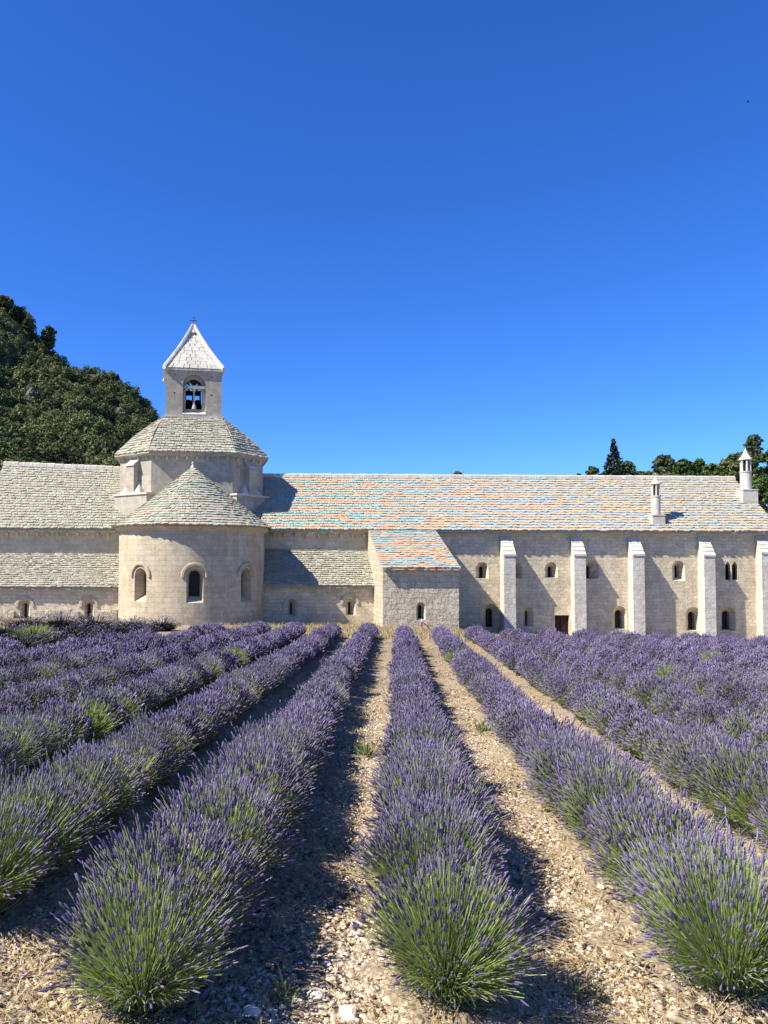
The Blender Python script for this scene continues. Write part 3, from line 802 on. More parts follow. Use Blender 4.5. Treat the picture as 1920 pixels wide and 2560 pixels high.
for a0, a1 in ((-4, 9), (30, 43), (60, 120), (137, 150), (171, 184)):          # fan of boards closing the arch head
    aa = np.radians(np.linspace(a0, a1, 6)); fr.prism([(bx(480.5), yf_, zc_)] + [(bx(480.5) + rr_ * math.cos(q), yf_, zc_ + rr_ * math.sin(q)) for q in aa], (0, .06, 0))
bpart(fr, 'arch_boards', 'timber')['kind'] = 'stuff'
ft = MB(); ft.box(bx(459), bx(501.5), .22, .55, bz(1023), bz(1003)); bpart(ft, 'bell_stand', 'timber')
for u, v in ((431.5, 937.5), (431.5, 983), (526, 941), (524.5, 986)):
    hm = MB(); hm.lathe((0, 0, 0), [(.055, -.02), (.055, .0)], 8); hm.xform(Matrix.Translation((bx(u), -BH + .012, bz(v))) @ Matrix.Rotation(math.pi / 2, 4, 'X')); bpart(hm, 'putlog_hole', 'iron')
# pyramid roof with raised hips
zP0 = bz(921); zP1 = P(478, 815, TC[1])[2]; RB = BH + .11
py = MB()
nP = 11
corn = [(-RB, -RB), (RB, -RB), (RB, RB), (-RB, RB)]
for i in range(4):
    a, b = corn[i], corn[(i + 1) % 4]
    A, B = Vector((a[0], a[1], zP0)), Vector((b[0], b[1], zP0)); T = Vector((0, 0, zP1 - .3)); q = .02
    slabs(py, Patch(A, B, T + (A - T) * q, T + (B - T) * q), nP, .52, .02, .1)
py.box(-RB, RB, -RB, RB, zP0 - .16, zP0 - .03)
bpart(py, 'belfry_roof', 'dressed')
hp = MB()
for i in range(4):                               # hip stones
    a = Vector((corn[i][0], corn[i][1], zP0 - .04)); t = Vector((corn[i][0] * .03, corn[i][1] * .03, zP1 - .05))
    d = (t - a); side = Vector((-corn[i][1], corn[i][0], 0)).normalized() * .15; up = Vector((corn[i][0], corn[i][1], 0)).normalized() * .05 + Vector((0, 0, .19))
    rs = []
    for k in range(7):
        f = k / 6; c = a + d * f + Vector((corn[i][0], corn[i][1], 0)) * (-.05 * math.sin(f * math.pi)); w_ = lerp(1, .55, f)
        rs.append([c - side * w_ - up * .4, c - side * w_ + up * .35, c - side * .3 * w_ + up, c + side * .3 * w_ + up, c + side * w_ + up * .35, c + side * w_ - up * .4])
    hp.rings(rs)
hp.lathe((0, 0, zP1), [(.36, -.55), (.24, -.3), (.14, -.05), (.08, .12), (.02, .14)], 12)
bpart(hp, 'hip_coping', 'dressed')
cr = MB(); zc = zP1 + .12
cr.tube([(0, 0, zc - .05), (0, 0, zc + .50)], .03, 6); cr.tube([(-.2, 0, zc + .28), (.2, 0, zc + .28)], .03, 6)
for x, z in ((-.2, .28), (.2, .28), (0, .5)): cr.lathe((x, 0, zc + z), [(.01, -.07), (.055, 0), (.01, .07)], 8)
cr.lathe((0, 0, zc + .28), [(.01, -.1), (.085, 0), (.01, .1)], 8)
bpart(cr, 'cross', 'rock')

# ------------------------------------------------------------------ vegetation helpers
def leaf_cloud(blobs, per, size, rng, squash=.8, out=.65, up=.35):
    """leaf-sized quads spread through the outer volume of each blob (x, y, z, r); darker tint picks by chance per clump"""
    Vs, Ts = [], []
    for (bx_, by_, bz_, r) in blobs:
        n = max(6, int(per * r * r))
        d = rng.normal(size=(n, 3)); d /= np.linalg.norm(d, axis=1)[:, None]
        rad = r * (rng.uniform(.35, 1.0, n) ** .45) * (1 + .18 * np.sin(d[:, 0] * 5 + bx_) * np.cos(d[:, 2] * 4 + bz_))
        c = np.array([bx_, by_, bz_]) + d * rad[:, None] * [1, 1, squash]
        nrm = d * out + rng.normal(size=(n, 3)) * .55 + [0, 0, up]; nrm /= np.linalg.norm(nrm, axis=1)[:, None]
        a = np.cross(nrm, rng.normal(size=(n, 3))); a /= np.linalg.norm(a, axis=1)[:, None]; b = np.cross(nrm, a)
        s = size * rng.uniform(.6, 1.35, n)[:, None]
        Vs.append(np.stack([c - a * s - b * s * .55, c + a * s - b * s * .55, c + a * s * .7 + b * s * .6, c - a * s * .7 + b * s * .6], 1).reshape(-1, 3))
        Ts.append(np.clip(rng.normal(rng.uniform(.15, .75), .17, n), 0, 1))
    V = np.vstack(Vs); n = len(V) // 4
    return V, np.arange(4 * n).reshape(-1, 4), np.concatenate(Ts)

def tree(name, base, height, spread, label, mat, kind, rng, group=None, leaf=.22, per=260, trunk_r=None):
    x, y, z = base; o = thing(name, (x, y, z), label, 'tree', group)
    tr = MB(); tr_r = trunk_r or height * .025
    blobs = []
    if kind == 'conifer':
        n = 52
        for k in range(n):
            f = k / (n - 1); r = spread * .58 * (1 - f) ** .9 + .10; zz = height * lerp(.42, 1.0, f)
            m = max(4, int(40 * (1 - f) + 3))
            for j in range(m):
                a = rng.uniform(0, 2 * math.pi); rr = r * rng.uniform(.3, 1.0) * (1.12 if j % 4 == 0 else .9)
                blobs.append((rr * math.cos(a), rr * math.sin(a), zz - rr * .22, max(.13 * height / 18, min(.42, r * .2))))
        tr.tube([(0, 0, -.5), (0, 0, height * .5), (0, 0, height * .97)], [tr_r, tr_r * .6, .02])
    else:
        # crown = lumpy ellipsoid at the top of the trunk
        ch = {'round': height * .8, 'pine': min(height * .55, spread * 1.8), 'top': min(height * .75, spread * 2.6)}[kind]
        nb = {'round': 70, 'pine': 16, 'top': 110}[kind]
        for k in range(nb):
            f = rng.uniform(0, 1) ** .8; zz = height - ch * (1 - f) - .12 * spread
            prof = math.sqrt(max(.05, 1 - (2 * f - 1) ** 2)) if f < .5 else math.sqrt(max(.06, 1 - (2 * f - 1) ** 2.2))
            a = rng.uniform(0, 2 * math.pi); rr = spread * prof * rng.uniform(.25, .86)
            rb = spread * rng.uniform(.14, .27) * (.75 + .4 * prof)
            blobs.append((rr * math.cos(a), rr * math.sin(a), min(zz, height - rb * .75), rb))
        tr.tube([(0, 0, -.5), (spread * .06, 0, height * .35), (0, spread * .05, height * .8)], [tr_r, tr_r * .7, tr_r * .3])
        for k in range(7):
            b = blobs[k * 2]; s0 = height - ch * rng.uniform(.7, 1.05)
            tr.tube([(spread * .05, 0, s0), (b[0] * .5, b[1] * .5, (s0 + b[2]) / 2 + .1), (b[0], b[1], b[2])], [tr_r * .45, tr_r * .3, .03], 5)
    V, Q, T = leaf_cloud(blobs, per, leaf, rng, squash=.75)
    t = tr.obj('trunk', M['bark'], None); t.parent = o
    c = link('crown', np_mesh('crown', V, Q, M[mat], T)); c.parent = o
    return o

# ------------------------------------------------------------------ wooded hill on the left
HK = [(-200, 560), (-60, 690), (0, 752), (30, 762), (60, 792), (85, 838), (120, 872), (160, 890), (220, 912), (285, 945), (340, 985), (385, 1015), (410, 1040), (450, 1085), (520, 1150), (640, 1230), (800, 1300), (1000, 1345)]
YR = 240.0
hx = np.array([P(u, 1400, YR)[0] for u, v in HK]); hz = np.array([P(u, v + 16, YR)[2] for u, v in HK])
hx = np.r_[-300, hx]; hz = np.r_[hz[0] + 60, hz]
def hill_z(x, y):
    r = np.interp(x, hx, hz); f = np.clip((y - 84) / (YR - 84), 0, 1.0); f = f * .86 + .14 * f * f
    g = ground_z(x, y)
    top = g + (r - g) * f
    over = np.clip((y - YR) / 80, 0, 1)
    return top - over * (top - g) * .8 + np.clip(f * 6, 0, 1) * (1.2 * np.sin(x * .21 + y * .13) + .8 * np.sin(x * .5 - y * .27)) - (f <= 0) * .3
xs = np.arange(-260, 130, 4.0); ys = np.arange(80, 330, 4.0)
gx, gy = np.meshgrid(xs, ys); gz = hill_z(gx, gy)
V = np.stack([gx.ravel(), gy.ravel(), gz.ravel()], 1); nx = len(xs)
i = np.arange(len(ys) - 1)[:, None] * nx + np.arange(nx - 1)[None, :]
Q = np.stack([i, i + 1, i + nx + 1, i + nx], -1).reshape(-1, 4)
h = link('hill', np_mesh('hill', V, Q, M['hill'], np.full(len(Q), .5)))
tag(h, 'steep wooded hillside behind the left end of the abbey', kind='structure')
for p in h.data.polygons: p.use_smooth = True
blobs = []
rngh = np.random.default_rng(5)
while len(blobs) < 8500:
    y = rngh.uniform(88, 244); x = rngh.uniform(-.52, .0) * y + rngh.uniform(-6, 6)
    if to_px((x, y, 30))[0] > 560: continue
    r = rngh.uniform(.8, 1.75) * lerp(.75, 1.05, (y - 88) / 156); z = hill_z(x, y)
    blobs.append((x, y, float(z) + r * .55, r))
    if rngh.uniform() < .6: blobs.append((x + rngh.normal() * r * .4, y + rngh.normal() * r * .4, float(z) + r * 1.35, r * .55))
V, Q, T = leaf_cloud(blobs, 70, .21, rngh, squash=.85, out=1.0, up=.3)
patchy = np.sin(V[:, 0] * .19 + 2 * np.sin(V[:, 1] * .07)) * np.cos(V[:, 1] * .11 + V[:, 2] * .16) + .6 * np.sin(V[:, 0] * .53 + V[:, 2] * .4)
T = np.clip(T + .22 * patchy.reshape(-1, 4).mean(1), 0, 1)
w = link('oak_wood', np_mesh('oak_wood', V, Q, M['oak'], T)); tag(w, 'dense dark green oak scrub covering the hillside', 'wood', kind='stuff')
def rock(u, v, Y, sx, sz, label):
    rg = np.random.default_rng(int(u)); mb = MB()
    for yy in np.arange(90, 245, .5):
        c = P(u, v, yy)
        if c[2] < hill_z(c[0], yy) + .5: break
    for k in range(4):
        o = rg.normal(size=3) * [sx * .4, .4, sz * .25]; rs = []
        for t in np.linspace(-1, 1, 5):
            n = 8; a = np.arange(n) * 2 * math.pi / n; rr = math.sqrt(max(.04, 1 - t * t * .8))
            j = rg.uniform(.75, 1.2, n)
            rs.append(np.stack([c[0] + o[0] + sx * .5 * rr * j * np.cos(a), c[1] + o[1] + 1.2 * rr * j * np.sin(a), np.full(n, c[2] + o[2] + sz * .5 * t)], 1))
        mb.rings(rs)
    tag(mb.obj('rock_outcrop', M['rock']), label, 'rock')
rock(76, 998, 172, 2.0, 3.4, 'grey rock face among dark scrub on the lower left hillside')
rock(304, 1037, 200, 2.6, 1.8, 'small pale rock outcrop on the hillside just left of the tower roof')
# trees that stand out on the skyline
rt = np.random.default_rng(21)
def sky_tree(name, u, vtop, Y, wpx, label, mat, kind, hill=False, h=None, **k):
    """tree whose top shows at (u, vtop); it stands on the ground at depth Y and its crown is wpx photo pixels wide"""
    tp = P(u, vtop, Y); z0 = float(hill_z(tp[0], Y)) if hill else float(ground_z(tp[0], Y))
    if h: z0 = min(tp[2] - h, max(z0, tp[2] - h))
    return tree(name, (tp[0], Y, z0), tp[2] - z0, wpx / 2 / F_PX * Y, label, mat, kind, rt, **k)
sky_tree('pine_tree', 8, 740, 236, 62, 'broad pine at the very top of the left hillside skyline', 'oak', 'top', True, leaf=.3, per=60)
sky_tree('pine_tree', 44, 766, 234, 40, 'dark leaning pine just below the topmost hill tree', 'conifer', 'top', True, leaf=.3, per=60)
sky_tree('pine_tree', 70, 792, 234, 32, 'small round pine on the skyline above the lone tufted pine', 'oak', 'top', True, leaf=.3, per=60)
sky_tree('pine_tree', 122, 814, 238, 44, 'lone tufted pine standing clear on the left hill skyline', 'pine', 'top', True, leaf=.22, per=120)
sky_tree('conifer', 294, 937, 236, 22, 'tiny pointed conifer on the hill skyline left of the belfry', 'conifer', 'conifer', True, leaf=.24, per=160)
# trees behind the dormitory ridge
sky_tree('conifer', 1534, 1100, 88, 265, 'tall dark pointed conifer behind the dormitory ridge', 'conifer', 'conifer', leaf=.15, per=150)
sky_tree('pine_tree', 1564, 1152, 92, 65, 'grey green pine tucked against the right side of the dark conifer', 'pine', 'top', leaf=.16)
sky_tree('young_tree', 1481, 1166, 100, 37, 'slim pale green treetop left of the dark conifer', 'pine', 'top', leaf=.16)
sky_tree('young_tree', 1446, 1184, 100, 16, 'tiny treetop just clearing the ridge, leftmost near the conifer', 'pine', 'top', leaf=.14)
sky_tree('oak_tree', 1143, 1179, 110, 35, 'small dark treetop peeping over the middle of the ridge', 'oak', 'top', leaf=.2)
sky_tree('young_tree', 1600, 1175, 96, 48, 'low feathery treetop between conifer and cross topped chimney', 'pine', 'top', leaf=.16)
sky_tree('young_tree', 1622, 1178, 98, 27, 'low treetop right behind the cross topped chimney', 'oak', 'top', leaf=.16)
sky_tree('pine_tree', 1662, 1134, 100, 77, 'tall grey green pine right of the cross topped chimney', 'pine', 'top', leaf=.17)
sky_tree('oak_tree', 1708, 1147, 96, 63, 'dark green oak with ragged top beside the tall grey green pine', 'oak_bright', 'top', leaf=.17)
sky_tree('oak_tree', 1748, 1147, 98, 37, 'narrow dark treetop midway between the two chimneys', 'oak_bright', 'top', leaf=.17)
sky_tree('oak_tree', 1778, 1158, 94, 77, 'rounded oak left of the tall pointed chimney', 'oak_bright', 'top', leaf=.17)
sky_tree('oak_tree', 1826, 1142, 100, 95, 'broad oak filling the rise behind the tall pointed chimney', 'oak', 'top', leaf=.18)
sky_tree('oak_tree', 1852, 1124, 120, 88, 'dim scrub oak higher on the rise behind the tall chimney', 'oak', 'top', leaf=.22, per=160)
sky_tree('pine_tree', 1884, 1086, 126, 48, 'wispy grey pine crowning the trees at the right edge', 'pine', 'top', leaf=.2, per=90)
sky_tree('oak_tree', 1925, 1108, 86, 158, 'large bright oak past the right gable of the roof', 'oak_bright', 'round', leaf=.17)
sky_tree('oak_tree', 1912, 1190, 80, 116, 'lower oak bush beneath the large bright oak at the right edge', 'oak_bright', 'round', leaf=.17)

# ------------------------------------------------------------------ lavender
def bez(a, b, c, t): return ((1 - t) ** 2)[..., None] * a[:, None] + (2 * t * (1 - t))[..., None] * b[:, None] + (t ** 2)[..., None] * c[:, None]
def lav_geo(rng, n, rad, height, flower, sw, spike_len, spike_w, leaves, simple):
    th = np.arccos(1 - rng.uniform(0, 1, n) * (1 - math.cos(math.radians(77)))) ; ph = rng.uniform(0, 2 * math.pi, n)
    sc = rng.normal(1, .10, n) * (1 + .07 * np.sin(3 * ph + th * 4))
    tip = np.stack([rad * np.sin(th) * np.cos(ph) * sc, rad * np.sin(th) * np.sin(ph) * sc, (.06 + (height - .06) * np.cos(th) ** .8) * sc], 1)
    root = np.stack([.28 * rad * np.sin(th) * np.cos(ph), .28 * rad * np.sin(th) * np.sin(ph), np.full(n, .05)], 1) + rng.normal(0, .02, (n, 3))
    ctl = root * .45 + tip * .55; ctl[:, 2] += .10 * np.sin(th) * (height / .75)
    seg = 2 if simple else 3
    t = np.linspace(0, 1, seg + 1)[None].repeat(n, 0); C = bez(root, ctl, tip, t)
    dirn = tip - ctl; dirn /= np.linalg.norm(dirn, axis=1)[:, None]
    side = np.cross(dirn, rng.normal(size=(n, 3))); side /= np.linalg.norm(side, axis=1)[:, None]
    wv = sw * np.linspace(1.2, .7, seg + 1)[None, :, None]
    L, R = C - side[:, None] * wv, C + side[:, None] * wv
    SV = np.stack([L, R], 2).reshape(-1, 3)
    base = (np.arange(n) * (seg + 1) * 2)[:, None]; k = np.arange(seg)[None] * 2
    SQ = np.stack([base + k, base + k + 1, base + k + 3, base + k + 2], -1).reshape(-1, 4)
    ST = np.repeat(np.clip(rng.normal(.5, .24, n), 0, 1), seg)
    # spikes
    sel = rng.uniform(size=n) < flower * (1 - .62 * (th / 1.34) ** 2.2)
    m = sel.sum(); b0 = tip[sel]; d = dirn[sel] + rng.normal(0, .12, (m, 3)) + [0, 0, .15]; d /= np.linalg.norm(d, axis=1)[:, None]
    a = np.cross(d, rng.normal(size=(m, 3))); a /= np.linalg.norm(a, axis=1)[:, None]; b = np.cross(d, a)
    ln = spike_len * rng.uniform(.65, 1.3, m); wd = spike_w * rng.uniform(.75, 1.25, m)
    prof = [(0, .35), (.25, 1.0), (.7, .8), (1, .05)] if simple else [(0, .3), (.14, 1.0), (.32, .62), (.46, 1.05), (.64, .6), (.78, .8), (1, .08)]
    ns = 3 if simple else 4; rings = []
    for tt, rr in prof:
        ring = []
        for q in range(ns):
            an = 2 * math.pi * q / ns
            ring.append(b0 + d * (ln * tt)[:, None] + (a * math.cos(an) + b * math.sin(an)) * (wd * rr)[:, None])
        rings.append(np.stack(ring, 1))
    FV = np.stack(rings, 1).reshape(-1, 3); nr = len(prof)
    base = (np.arange(m) * nr * ns)[:, None, None]; ri = np.arange(nr - 1)[None, :, None] * ns; qi = np.arange(ns)[None, None]; qj = (qi + 1) % ns
    FQ = np.stack(np.broadcast_arrays(base + ri + qi, base + ri + qj, base + ri + ns + qj, base + ri + ns + qi), -1).reshape(-1, 4)
    FT = np.repeat(np.clip(rng.normal(.5, .22, m), 0, 1), (nr - 1) * ns)
    # grey leaves low down
    nl = leaves; thl = np.arccos(rng.uniform(0, 1, nl)); pl_ = rng.uniform(0, 2 * math.pi, nl)
    dl = np.stack([np.sin(thl) * np.cos(pl_), np.sin(thl) * np.sin(pl_), np.cos(thl) * .9 + .15], 1)
    r0 = rng.uniform(.25, .72, nl)[:, None]; c0 = dl * r0 * [rad * .85, rad * .85, height * .66] + [0, 0, .02]
    dd = dl * .7 + rng.normal(0, .35, (nl, 3)) + [0, 0, .5]; dd /= np.linalg.norm(dd, axis=1)[:, None]
    sd = np.cross(dd, rng.normal(size=(nl, 3))); sd /= np.linalg.norm(sd, axis=1)[:, None]
    ll = rng.uniform(.06, .16, nl)[:, None] * (rad / .50); lw_ = sw * 1.5
    LV = np.stack([c0 - sd * lw_, c0 + sd * lw_, c0 + dd * ll + sd * lw_ * .4, c0 + dd * ll - sd * lw_ * .4], 1).reshape(-1, 3)
    LQ = np.arange(4 * nl).reshape(-1, 4); LT = np.clip(rng.normal(.5, .24, nl), 0, 1)
    GV = np.vstack([SV, LV]); GQ = np.vstack([SQ, LQ + len(SV)]); GT = np.r_[ST, LT]; GM = np.r_[np.zeros(len(SQ)), np.ones(len(LQ))]
    return (GV, GQ, GT, GM), (FV, FQ, FT)
def lav_proto(seed, n=1000, rad=.48, height=.68, flower=.85, sw=.0026, sl=.062, sp=.0085, leaves=700, simple=False, green=False):
    rng = np.random.default_rng(seed)
    g_, f_ = lav_geo(rng, n, rad, height, flower, sw, sl, sp, leaves, simple)
    gm = np_mesh('lavender_bush', g_[0], g_[1], [M['stem_green' if green else 'stem'], M['leafbase']], g_[2], g_[3])
    fm = np_mesh('flower_spikes', f_[0], f_[1], M['flower'], f_[2]) if len(f_[1]) else None
    return gm, fm
NEAR = [lav_proto(100 + k, n=2700, leaves=2600, flower=.82, sw=.0021, sl=.052, sp=.0068) for k in range(4)]
NEARG = [lav_proto(120 + k, n=2700, leaves=3000, flower=.50, sw=.0021, sl=.052, sp=.0068) for k in range(2)]
MID = [lav_proto(140 + k, n=1700, leaves=1200, flower=.90, sw=.0034, sp=.0095, sl=.062, rad=.39, height=.56, simple=True) for k in range(4)]
MIDG = [lav_proto(150 + k, n=1700, leaves=1700, flower=.46, sw=.0036, sp=.0095, sl=.058, rad=.42, height=.56, simple=True) for k in range(2)]
FAR = [lav_proto(160 + k, n=1000, leaves=700, flower=.95, sw=.0055, sp=.015, sl=.08, rad=.35, height=.53, simple=True) for k in range(4)]
GREEN = [lav_proto(180 + k, n=1900, leaves=1800, flower=.12, sw=.0036, sp=.010, sl=.055, rad=.44, simple=True, green=True, height=.55) for k in range(2)]

rl = np.random.default_rng(77)
def ordinal(n): return ['', 'first', 'second', 'third', 'fourth', 'fifth', 'sixth', 'seventh', 'eighth', 'ninth', 'tenth', 'eleventh', 'twelfth', 'thirteenth'][n]
green_px = [(509, 1640), (330, 1690), (567, 1822), (325, 1770), (250, 1800), (690, 1700), (1660, 1690), (1790, 1650), (1560, 1740), (1880, 1720)]
greens = []
for (u, v) in green_px:                          # where the photo shows plants without bloom
    d = _R * ((u - U0) / F_PX) + _U * ((V0 - v) / F_PX) + _F
    best = None
    for Y in np.arange(5, 34, .1):
        p = EYE + d * (Y / d[1])
        if p[2] < ground_z(p[0], p[1]) + .40: best = p; break
    if best is not None: greens.append(best)
def row_label(k):
    if k == 0: return 'central lavender row running straight toward the annex, green at its near end'
    sd = 'left' if k < 0 else 'right'; n = abs(k)
    ext = {-1: ', its green clump at the bottom left', 1: ', its green end at the lower right corner',
           -2: ', cut off by the left edge', 2: ', beside a pale bare path'}.get(k, '')
    return f'{ordinal(n)} lavender row {sd} of the central row{ext}'
starts = {0: 4.56, -1: 4.36, 1: 4.72, 2: 5.2, -2: 5.0}
for k in range(-12, 13):
    xk = ROW_X0 + k * ROW_SP
    y = starts.get(k, 5.0) ; yend = {-5: 33.0, -6: 29.0, -7: 22.0}.get(k, 34.3 if k > -5 else 19.3) + rl.uniform(-.3, .3)
    spots = []; first = True
    while y < yend:
        x = xk + ROWDX * y + rl.normal(0, .03) + k * (.17 if k > 0 else .07) * math.exp(-(y - 4.7) / 6); u = to_px((x, y, float(ground_z(x, y)) + .5))[0]
        if -160 < u < 2080: spots.append((x, y, first))
        y += (1.0 if first and k == 0 else rl.uniform(.46, .62)) * (1 if y < 20 else 1.12); first = False
    if not spots: continue
    x0, y0, _ = spots[0]
    row = thing('lavender_row', (x0, y0, float(gtop(x0, y0))), row_label(k), 'lavender row', 'lavender rows across the field')
    for (x, y, fst) in spots:
        isg = any((x - q[0]) ** 2 + (y - q[1]) ** 2 < .17 for q in greens) or (9 < y < 26 and rl.uniform() < .02)
        if isg: gm, fm = GREEN[rl.integers(len(GREEN))]
        elif y < 9.5: gm, fm = (NEARG if fst or rl.uniform() < .22 else NEAR)[rl.integers(2)]
        elif y < 19: gm, fm = MIDG[rl.integers(2)] if rl.uniform() < (.24 if k < 0 else .16) else MID[rl.integers(4)]
        else: gm, fm = FAR[rl.integers(4)]
        s = rl.uniform(.88, 1.06) * (1.1 if isg else 1); zz = float(gtop(x, y)) - .02
        b = bpy.data.objects.new('lavender_bush', gm); COL.objects.link(b); b.parent = row
        b.location = (x - x0, y - y0, zz - row.location.z); b.rotation_euler = (rl.normal(0, .07), rl.normal(0, .07), rl.uniform(0, 6.28))
        b.scale = (s, s, s * rl.uniform(.90, 1.08) * (1.04 if fst else 1))
        if isg: b['label'] = 'yellow green lavender plant without bloom'
        if fm is not None:
            f = bpy.data.objects.new('flower_spikes', fm); COL.objects.link(f); f.parent = b; f['kind'] = 'stuff'

# large old lavender shrubs at the far left end of the field
M['shrub_leaf'] = leaf_mat('shaded_shrub_leaves', (.007, .010, .006), (.016, .021, .013), (.045, .055, .034), .05)  # near-black tones: the deep shade on these shrubs is put into the leaf colour
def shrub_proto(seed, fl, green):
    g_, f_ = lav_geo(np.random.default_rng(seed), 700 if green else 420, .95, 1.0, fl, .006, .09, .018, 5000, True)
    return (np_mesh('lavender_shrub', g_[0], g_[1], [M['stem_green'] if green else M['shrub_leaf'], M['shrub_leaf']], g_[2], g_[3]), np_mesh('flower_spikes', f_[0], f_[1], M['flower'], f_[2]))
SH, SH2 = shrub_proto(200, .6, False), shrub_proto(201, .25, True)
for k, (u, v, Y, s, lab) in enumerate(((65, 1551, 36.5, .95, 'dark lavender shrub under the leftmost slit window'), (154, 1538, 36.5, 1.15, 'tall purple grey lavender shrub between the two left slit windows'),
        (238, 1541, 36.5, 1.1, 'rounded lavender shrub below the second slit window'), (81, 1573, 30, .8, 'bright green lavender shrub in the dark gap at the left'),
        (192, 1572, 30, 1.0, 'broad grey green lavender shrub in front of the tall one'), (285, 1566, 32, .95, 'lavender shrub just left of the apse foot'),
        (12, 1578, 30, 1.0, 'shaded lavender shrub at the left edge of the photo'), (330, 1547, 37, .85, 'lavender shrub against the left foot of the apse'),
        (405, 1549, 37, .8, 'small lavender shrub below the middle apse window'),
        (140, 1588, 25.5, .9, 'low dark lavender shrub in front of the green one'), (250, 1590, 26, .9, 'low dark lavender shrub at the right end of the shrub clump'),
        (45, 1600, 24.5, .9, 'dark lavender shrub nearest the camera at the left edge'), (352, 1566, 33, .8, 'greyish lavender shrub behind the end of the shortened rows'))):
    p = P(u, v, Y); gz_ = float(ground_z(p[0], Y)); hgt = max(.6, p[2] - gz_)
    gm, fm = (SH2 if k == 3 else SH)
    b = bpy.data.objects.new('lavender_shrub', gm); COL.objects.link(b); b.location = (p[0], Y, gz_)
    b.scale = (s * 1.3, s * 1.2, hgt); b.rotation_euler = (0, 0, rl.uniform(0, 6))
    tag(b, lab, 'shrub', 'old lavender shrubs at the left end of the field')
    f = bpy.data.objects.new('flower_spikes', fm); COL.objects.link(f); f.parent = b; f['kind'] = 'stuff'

# ------------------------------------------------------------------ stones, straw, weeds on the paths
rp = np.random.default_rng(31)
def scatter(n, y0, y1, path_only=True, pw=.55):
    y = y0 + (y1 - y0) * rp.uniform(0, 1, n) ** 1.7; x = rp.uniform(-.55, .72, n) * (y + 1.0)
    s = ((x - ROWDX * y) - ROW_X0) / ROW_SP; fr_ = np.abs(s - np.round(s))
    keep = (fr_ > .5 - pw / 2 + 0 * y) | (y < 4.8)
    return x[keep], y[keep]
x, y = scatter(150000, 3.6, 18, pw=.64); n = len(x)
r = np.exp(rp.normal(math.log(.0072), .5, n)); r = np.clip(r, .0035, .024)
z = gtop(x, y) + r * .15
base = np.array([(-1, -.8, -.5), (1, -.7, -.5), (.8, .9, -.5), (-.9, .8, -.5), (-.6, -.5, .5), (.65, -.55, .55), (.5, .6, .45), (-.6, .5, .6)])
fq = np.array([(4, 5, 6, 7), (0, 1, 5, 4), (1, 2, 6, 5), (2, 3, 7, 6), (3, 0, 4, 7)])
pts = base[None] * (1 + rp.uniform(-.3, .3, (n, 8, 3))); pts = pts * r[:, None, None] * np.stack([rp.uniform(.7, 1.5, n), rp.uniform(.7, 1.3, n), rp.uniform(.5, 1.0, n)], 1)[:, None]
an = rp.uniform(0, 6.28, n); ca, sa = np.cos(an)[:, None], np.sin(an)[:, None]
pr = np.stack([pts[..., 0] * ca - pts[..., 1] * sa, pts[..., 0] * sa + pts[..., 1] * ca, pts[..., 2]], -1) + np.stack([x, y, z], 1)[:, None]
Q = (np.arange(n)[:, None, None] * 8 + fq[None]).reshape(-1, 4)
gr = link('gravel', np_mesh('gravel', pr.reshape(-1, 3), Q, M['pebble'], np.repeat(np.clip(rp.normal(.5, .25, n), 0, 1), 5)))
tag(gr, 'pale limestone pebbles strewn over the paths between rows', 'gravel', kind='stuff')
x, y = scatter(110000, 3.6, 34, pw=.66); n = len(x)
cl = np.sin(x * 2.3 + 1) * np.cos(y * 1.9) + rp.normal(0, .5, n); k = cl > .0; x, y = x[k], y[k]; n = len(x)
z = gtop(x, y) + .008; an = rp.uniform(0, 6.28, n); ln = rp.uniform(.04, .16, n) * (1 + y / 25); wd = .0016 * (1 + y / 5)
d = np.stack([np.cos(an), np.sin(an), rp.uniform(-.05, .35, n)], 1) * ln[:, None]; sd = np.stack([-np.sin(an), np.cos(an), np.zeros(n)], 1) * wd[:, None]
c = np.stack([x, y, z], 1)
V = np.stack([c - sd, c + sd, c + d + sd * .5, c + d - sd * .5], 1).reshape(-1, 3)
stw = link('dry_straw', np_mesh('dry_straw', V, np.arange(4 * n).reshape(-1, 4), M['straw'], np.clip(rp.normal(.5, .25, n), 0, 1)))
tag(stw, 'dry straw and cut grass lying on the paths', 'straw', kind='stuff')
x, y = scatter(70000, 3.6, 30, pw=.72); n = len(x)
cl = np.sin(x * 1.7 + 3) * np.cos(y * 1.3 + 1) + .5 * np.sin(x * 6 + y * 4) + rp.normal(0, .6, n); k = cl > .15; x, y = x[k], y[k]; n = len(x)
an = rp.uniform(0, 6.28, n); ln = rp.uniform(.008, .035, n) * (1 + y / 20); wd = ln * rp.uniform(.15, .5, n)
d = np.stack([np.cos(an), np.sin(an), rp.uniform(-.2, .5, n)], 1) * ln[:, None]; sd = np.stack([-np.sin(an), np.cos(an), rp.uniform(-.4, .4, n)], 1) * wd[:, None]
c = np.stack([x, y, gtop(x, y) + .012], 1)
V = np.stack([c - sd, c + sd, c + d + sd * .6, c + d - sd * .6], 1).reshape(-1, 3)
lit = link('plant_litter', np_mesh('plant_litter', V, np.arange(4 * n).reshape(-1, 4), [M['twig'], M['flower'], M['leafbase']], np.clip(rp.normal(.5, .25, n), 0, 1), np.where(rp.uniform(size=n) < .8, 0, np.where(rp.uniform(size=n) < .5, 1, 2))))
tag(lit, 'brown dead stems, crumbs and fallen blossom littering the paths', 'litter', kind='stuff')
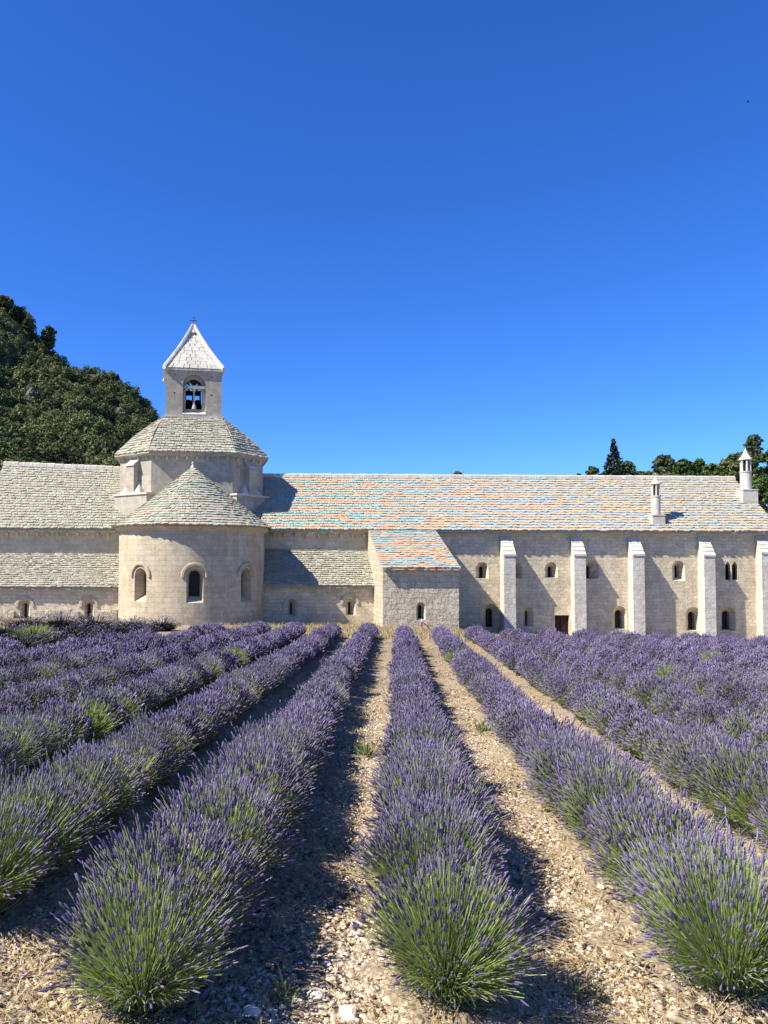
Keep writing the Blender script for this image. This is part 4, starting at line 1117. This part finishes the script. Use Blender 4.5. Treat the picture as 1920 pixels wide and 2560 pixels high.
# dry grass between the row ends and the abbey walls
n = 30000; y = rp.uniform(33.5, 46, n); x = rp.uniform(-.38, .66, n) * y; k = (x > -.10 * y) | (x < -.345 * y); x, y = x[k], y[k]; n = len(x); z = ground_z(x, y)
ln = rp.uniform(.08, .25, n); wd = .012
d = np.stack([rp.normal(0, .4, n), rp.normal(0, .4, n), np.ones(n)], 1) * ln[:, None]; an = rp.uniform(0, 6.28, n)
sd = np.stack([np.cos(an), np.sin(an), np.zeros(n)], 1) * wd; c = np.stack([x, y, z], 1)
V = np.stack([c - sd, c + sd, c + d + sd * .3, c + d - sd * .3], 1).reshape(-1, 3)
lawn = link('dry_grass', np_mesh('dry_grass', V, np.arange(4 * n).reshape(-1, 4), [M['straw'], M['weed']], np.clip(rp.normal(.45, .25, n), 0, 1), (rp.uniform(size=n) < .3)))
tag(lawn, 'dry yellow grass strip along the foot of the abbey', 'grass', kind='stuff')

def stone(u, v, size, label):
    d = _R * ((u - U0) / F_PX) + _U * ((V0 - v) / F_PX) + _F
    for Y in np.arange(3, 34, .02):
        p = EYE + d * (Y / d[1])
        if p[2] < gtop(p[0], p[1]): break
    rg = np.random.default_rng(int(u * 7 + v)); mb = MB(); rs = []
    for t in np.linspace(-.8, .85, 6):
        a = np.arange(9) * 2 * math.pi / 9; rr = size * math.sqrt(1 - t * t) * rg.uniform(.8, 1.15, 9)
        rs.append(np.stack([rr * np.cos(a), rr * np.sin(a) * .75, np.full(9, size * .55 * t + size * .2) + rg.normal(0, size * .04, 9)], 1))
    mb.rings(rs, tint=.9)
    o = mb.obj('stone', M['pebble']); o.location = (p[0], p[1], float(gtop(p[0], p[1]))); o.rotation_euler = (0, 0, rg.uniform(0, 6))
    tag(o, label, 'stone')
stone(790, 2494, .060, 'angular cream stone on the path left of the central clump')
stone(870, 2546, .070, 'flat pale stone at the bottom edge beside the central clump')
stone(744, 2506, .035, 'small whitish stone left of the angular cream stone')
stone(630, 2535, .055, 'brownish stone near the bottom right of the left clump')
stone(1502, 2219, .035, 'white round stone on the path left of the right hand row')
stone(1240, 1977, .03, 'tiny white stone on the path right of the central row')
def weed(u, v, label, n=60, h=.14):
    d = _R * ((u - U0) / F_PX) + _U * ((V0 - v) / F_PX) + _F
    for Y in np.arange(3, 34, .02):
        p = EYE + d * (Y / d[1])
        if p[2] < gtop(p[0], p[1]): break
    rg = np.random.default_rng(int(u)); c = rg.normal(0, .05, (n, 3)) * [1, 1, 0]
    dd = rg.normal(0, .6, (n, 3)) + [0, 0, .9]; dd[:, 2] = np.abs(dd[:, 2]); dd *= rg.uniform(.4, 1, n)[:, None] * h
    sd = np.cross(dd, rg.normal(size=(n, 3))); sd = sd / np.linalg.norm(sd, axis=1)[:, None] * .008
    m = c + dd * .6
    V = np.stack([c - sd * .4, m - sd, c + dd, m + sd], 1).reshape(-1, 3)
    o = link('weed', np_mesh('weed', V, np.arange(4 * n).reshape(-1, 4), M['weed'], np.clip(rg.normal(.5, .25, n), 0, 1)))
    o.location = (p[0], p[1], float(gtop(p[0], p[1]))); tag(o, label, 'weed')
weed(710, 2500, 'small green weed on the stony path near the bottom centre', 50, .09)
weed(915, 1890, 'leafy green weed at the foot of the first row left of centre', 140, .17)
weed(1465, 2500, 'low grey green weed on the path right of the central clump', 60, .07)
weed(1205, 1830, 'green weed at the left foot of the first row right of centre', 80, .18)
weed(330, 2520, 'dry green tuft at the bottom left of the left clump', 40, .08)

# red and white marker post with a dark stay at the end of the field
yp = 42.0; pb = P(1054, 1570, yp); zg = float(ground_z(pb[0], yp))
po = thing('marker_post', (pb[0], yp, zg), 'red and white marker post standing below the annex window', 'post')
zt = P(1054, 1549, yp)[2]
mb = MB(); mb.prism([(-.045, -.04, 0), (.045, -.04, 0), (.045, .04, 0), (-.045, .04, 0)], (0, 0, zt - zg - .12)); o = mb.obj('post', M['red']); o.parent = po
mb = MB(); mb.prism([(-.03, -.03, zt - zg - .12), (.03, -.03, zt - zg - .12), (.03, .03, zt - zg - .12), (-.03, .03, zt - zg - .12)], (0, 0, .16)); o = mb.obj('post_top', M['white']); o.parent = po
mb = MB(); mb.tube([(.03, .0, zt - zg - .1), (.5, .05, .0)], .022, 6); o = mb.obj('stay', M['iron']); o.parent = po

# small dark bird high up at the right
bp = P(1870, 254.5, 70); mb = MB()
mb.rings([[(r * math.cos(a), yy, r * math.sin(a) * .9) for a in np.arange(8) * math.pi / 4] for yy, r in ((-.12, .008), (-.09, .028), (-.03, .038), (.04, .03), (.10, .02), (.17, .03))])
for s in (-1, 1):
    mb.prism([(s * .02, -.05, .01), (s * .12, -.07, .06), (s * .20, .02, .03), (s * .10, .03, .05), (s * .02, .05, .01)], (0, 0, .008))
bd = mb.obj('bird', M['bird']); bd.location = bp; bd.rotation_euler = (.3, .2, .6)
tag(bd, 'tiny dark bird alone in the blue sky at upper right', 'bird')
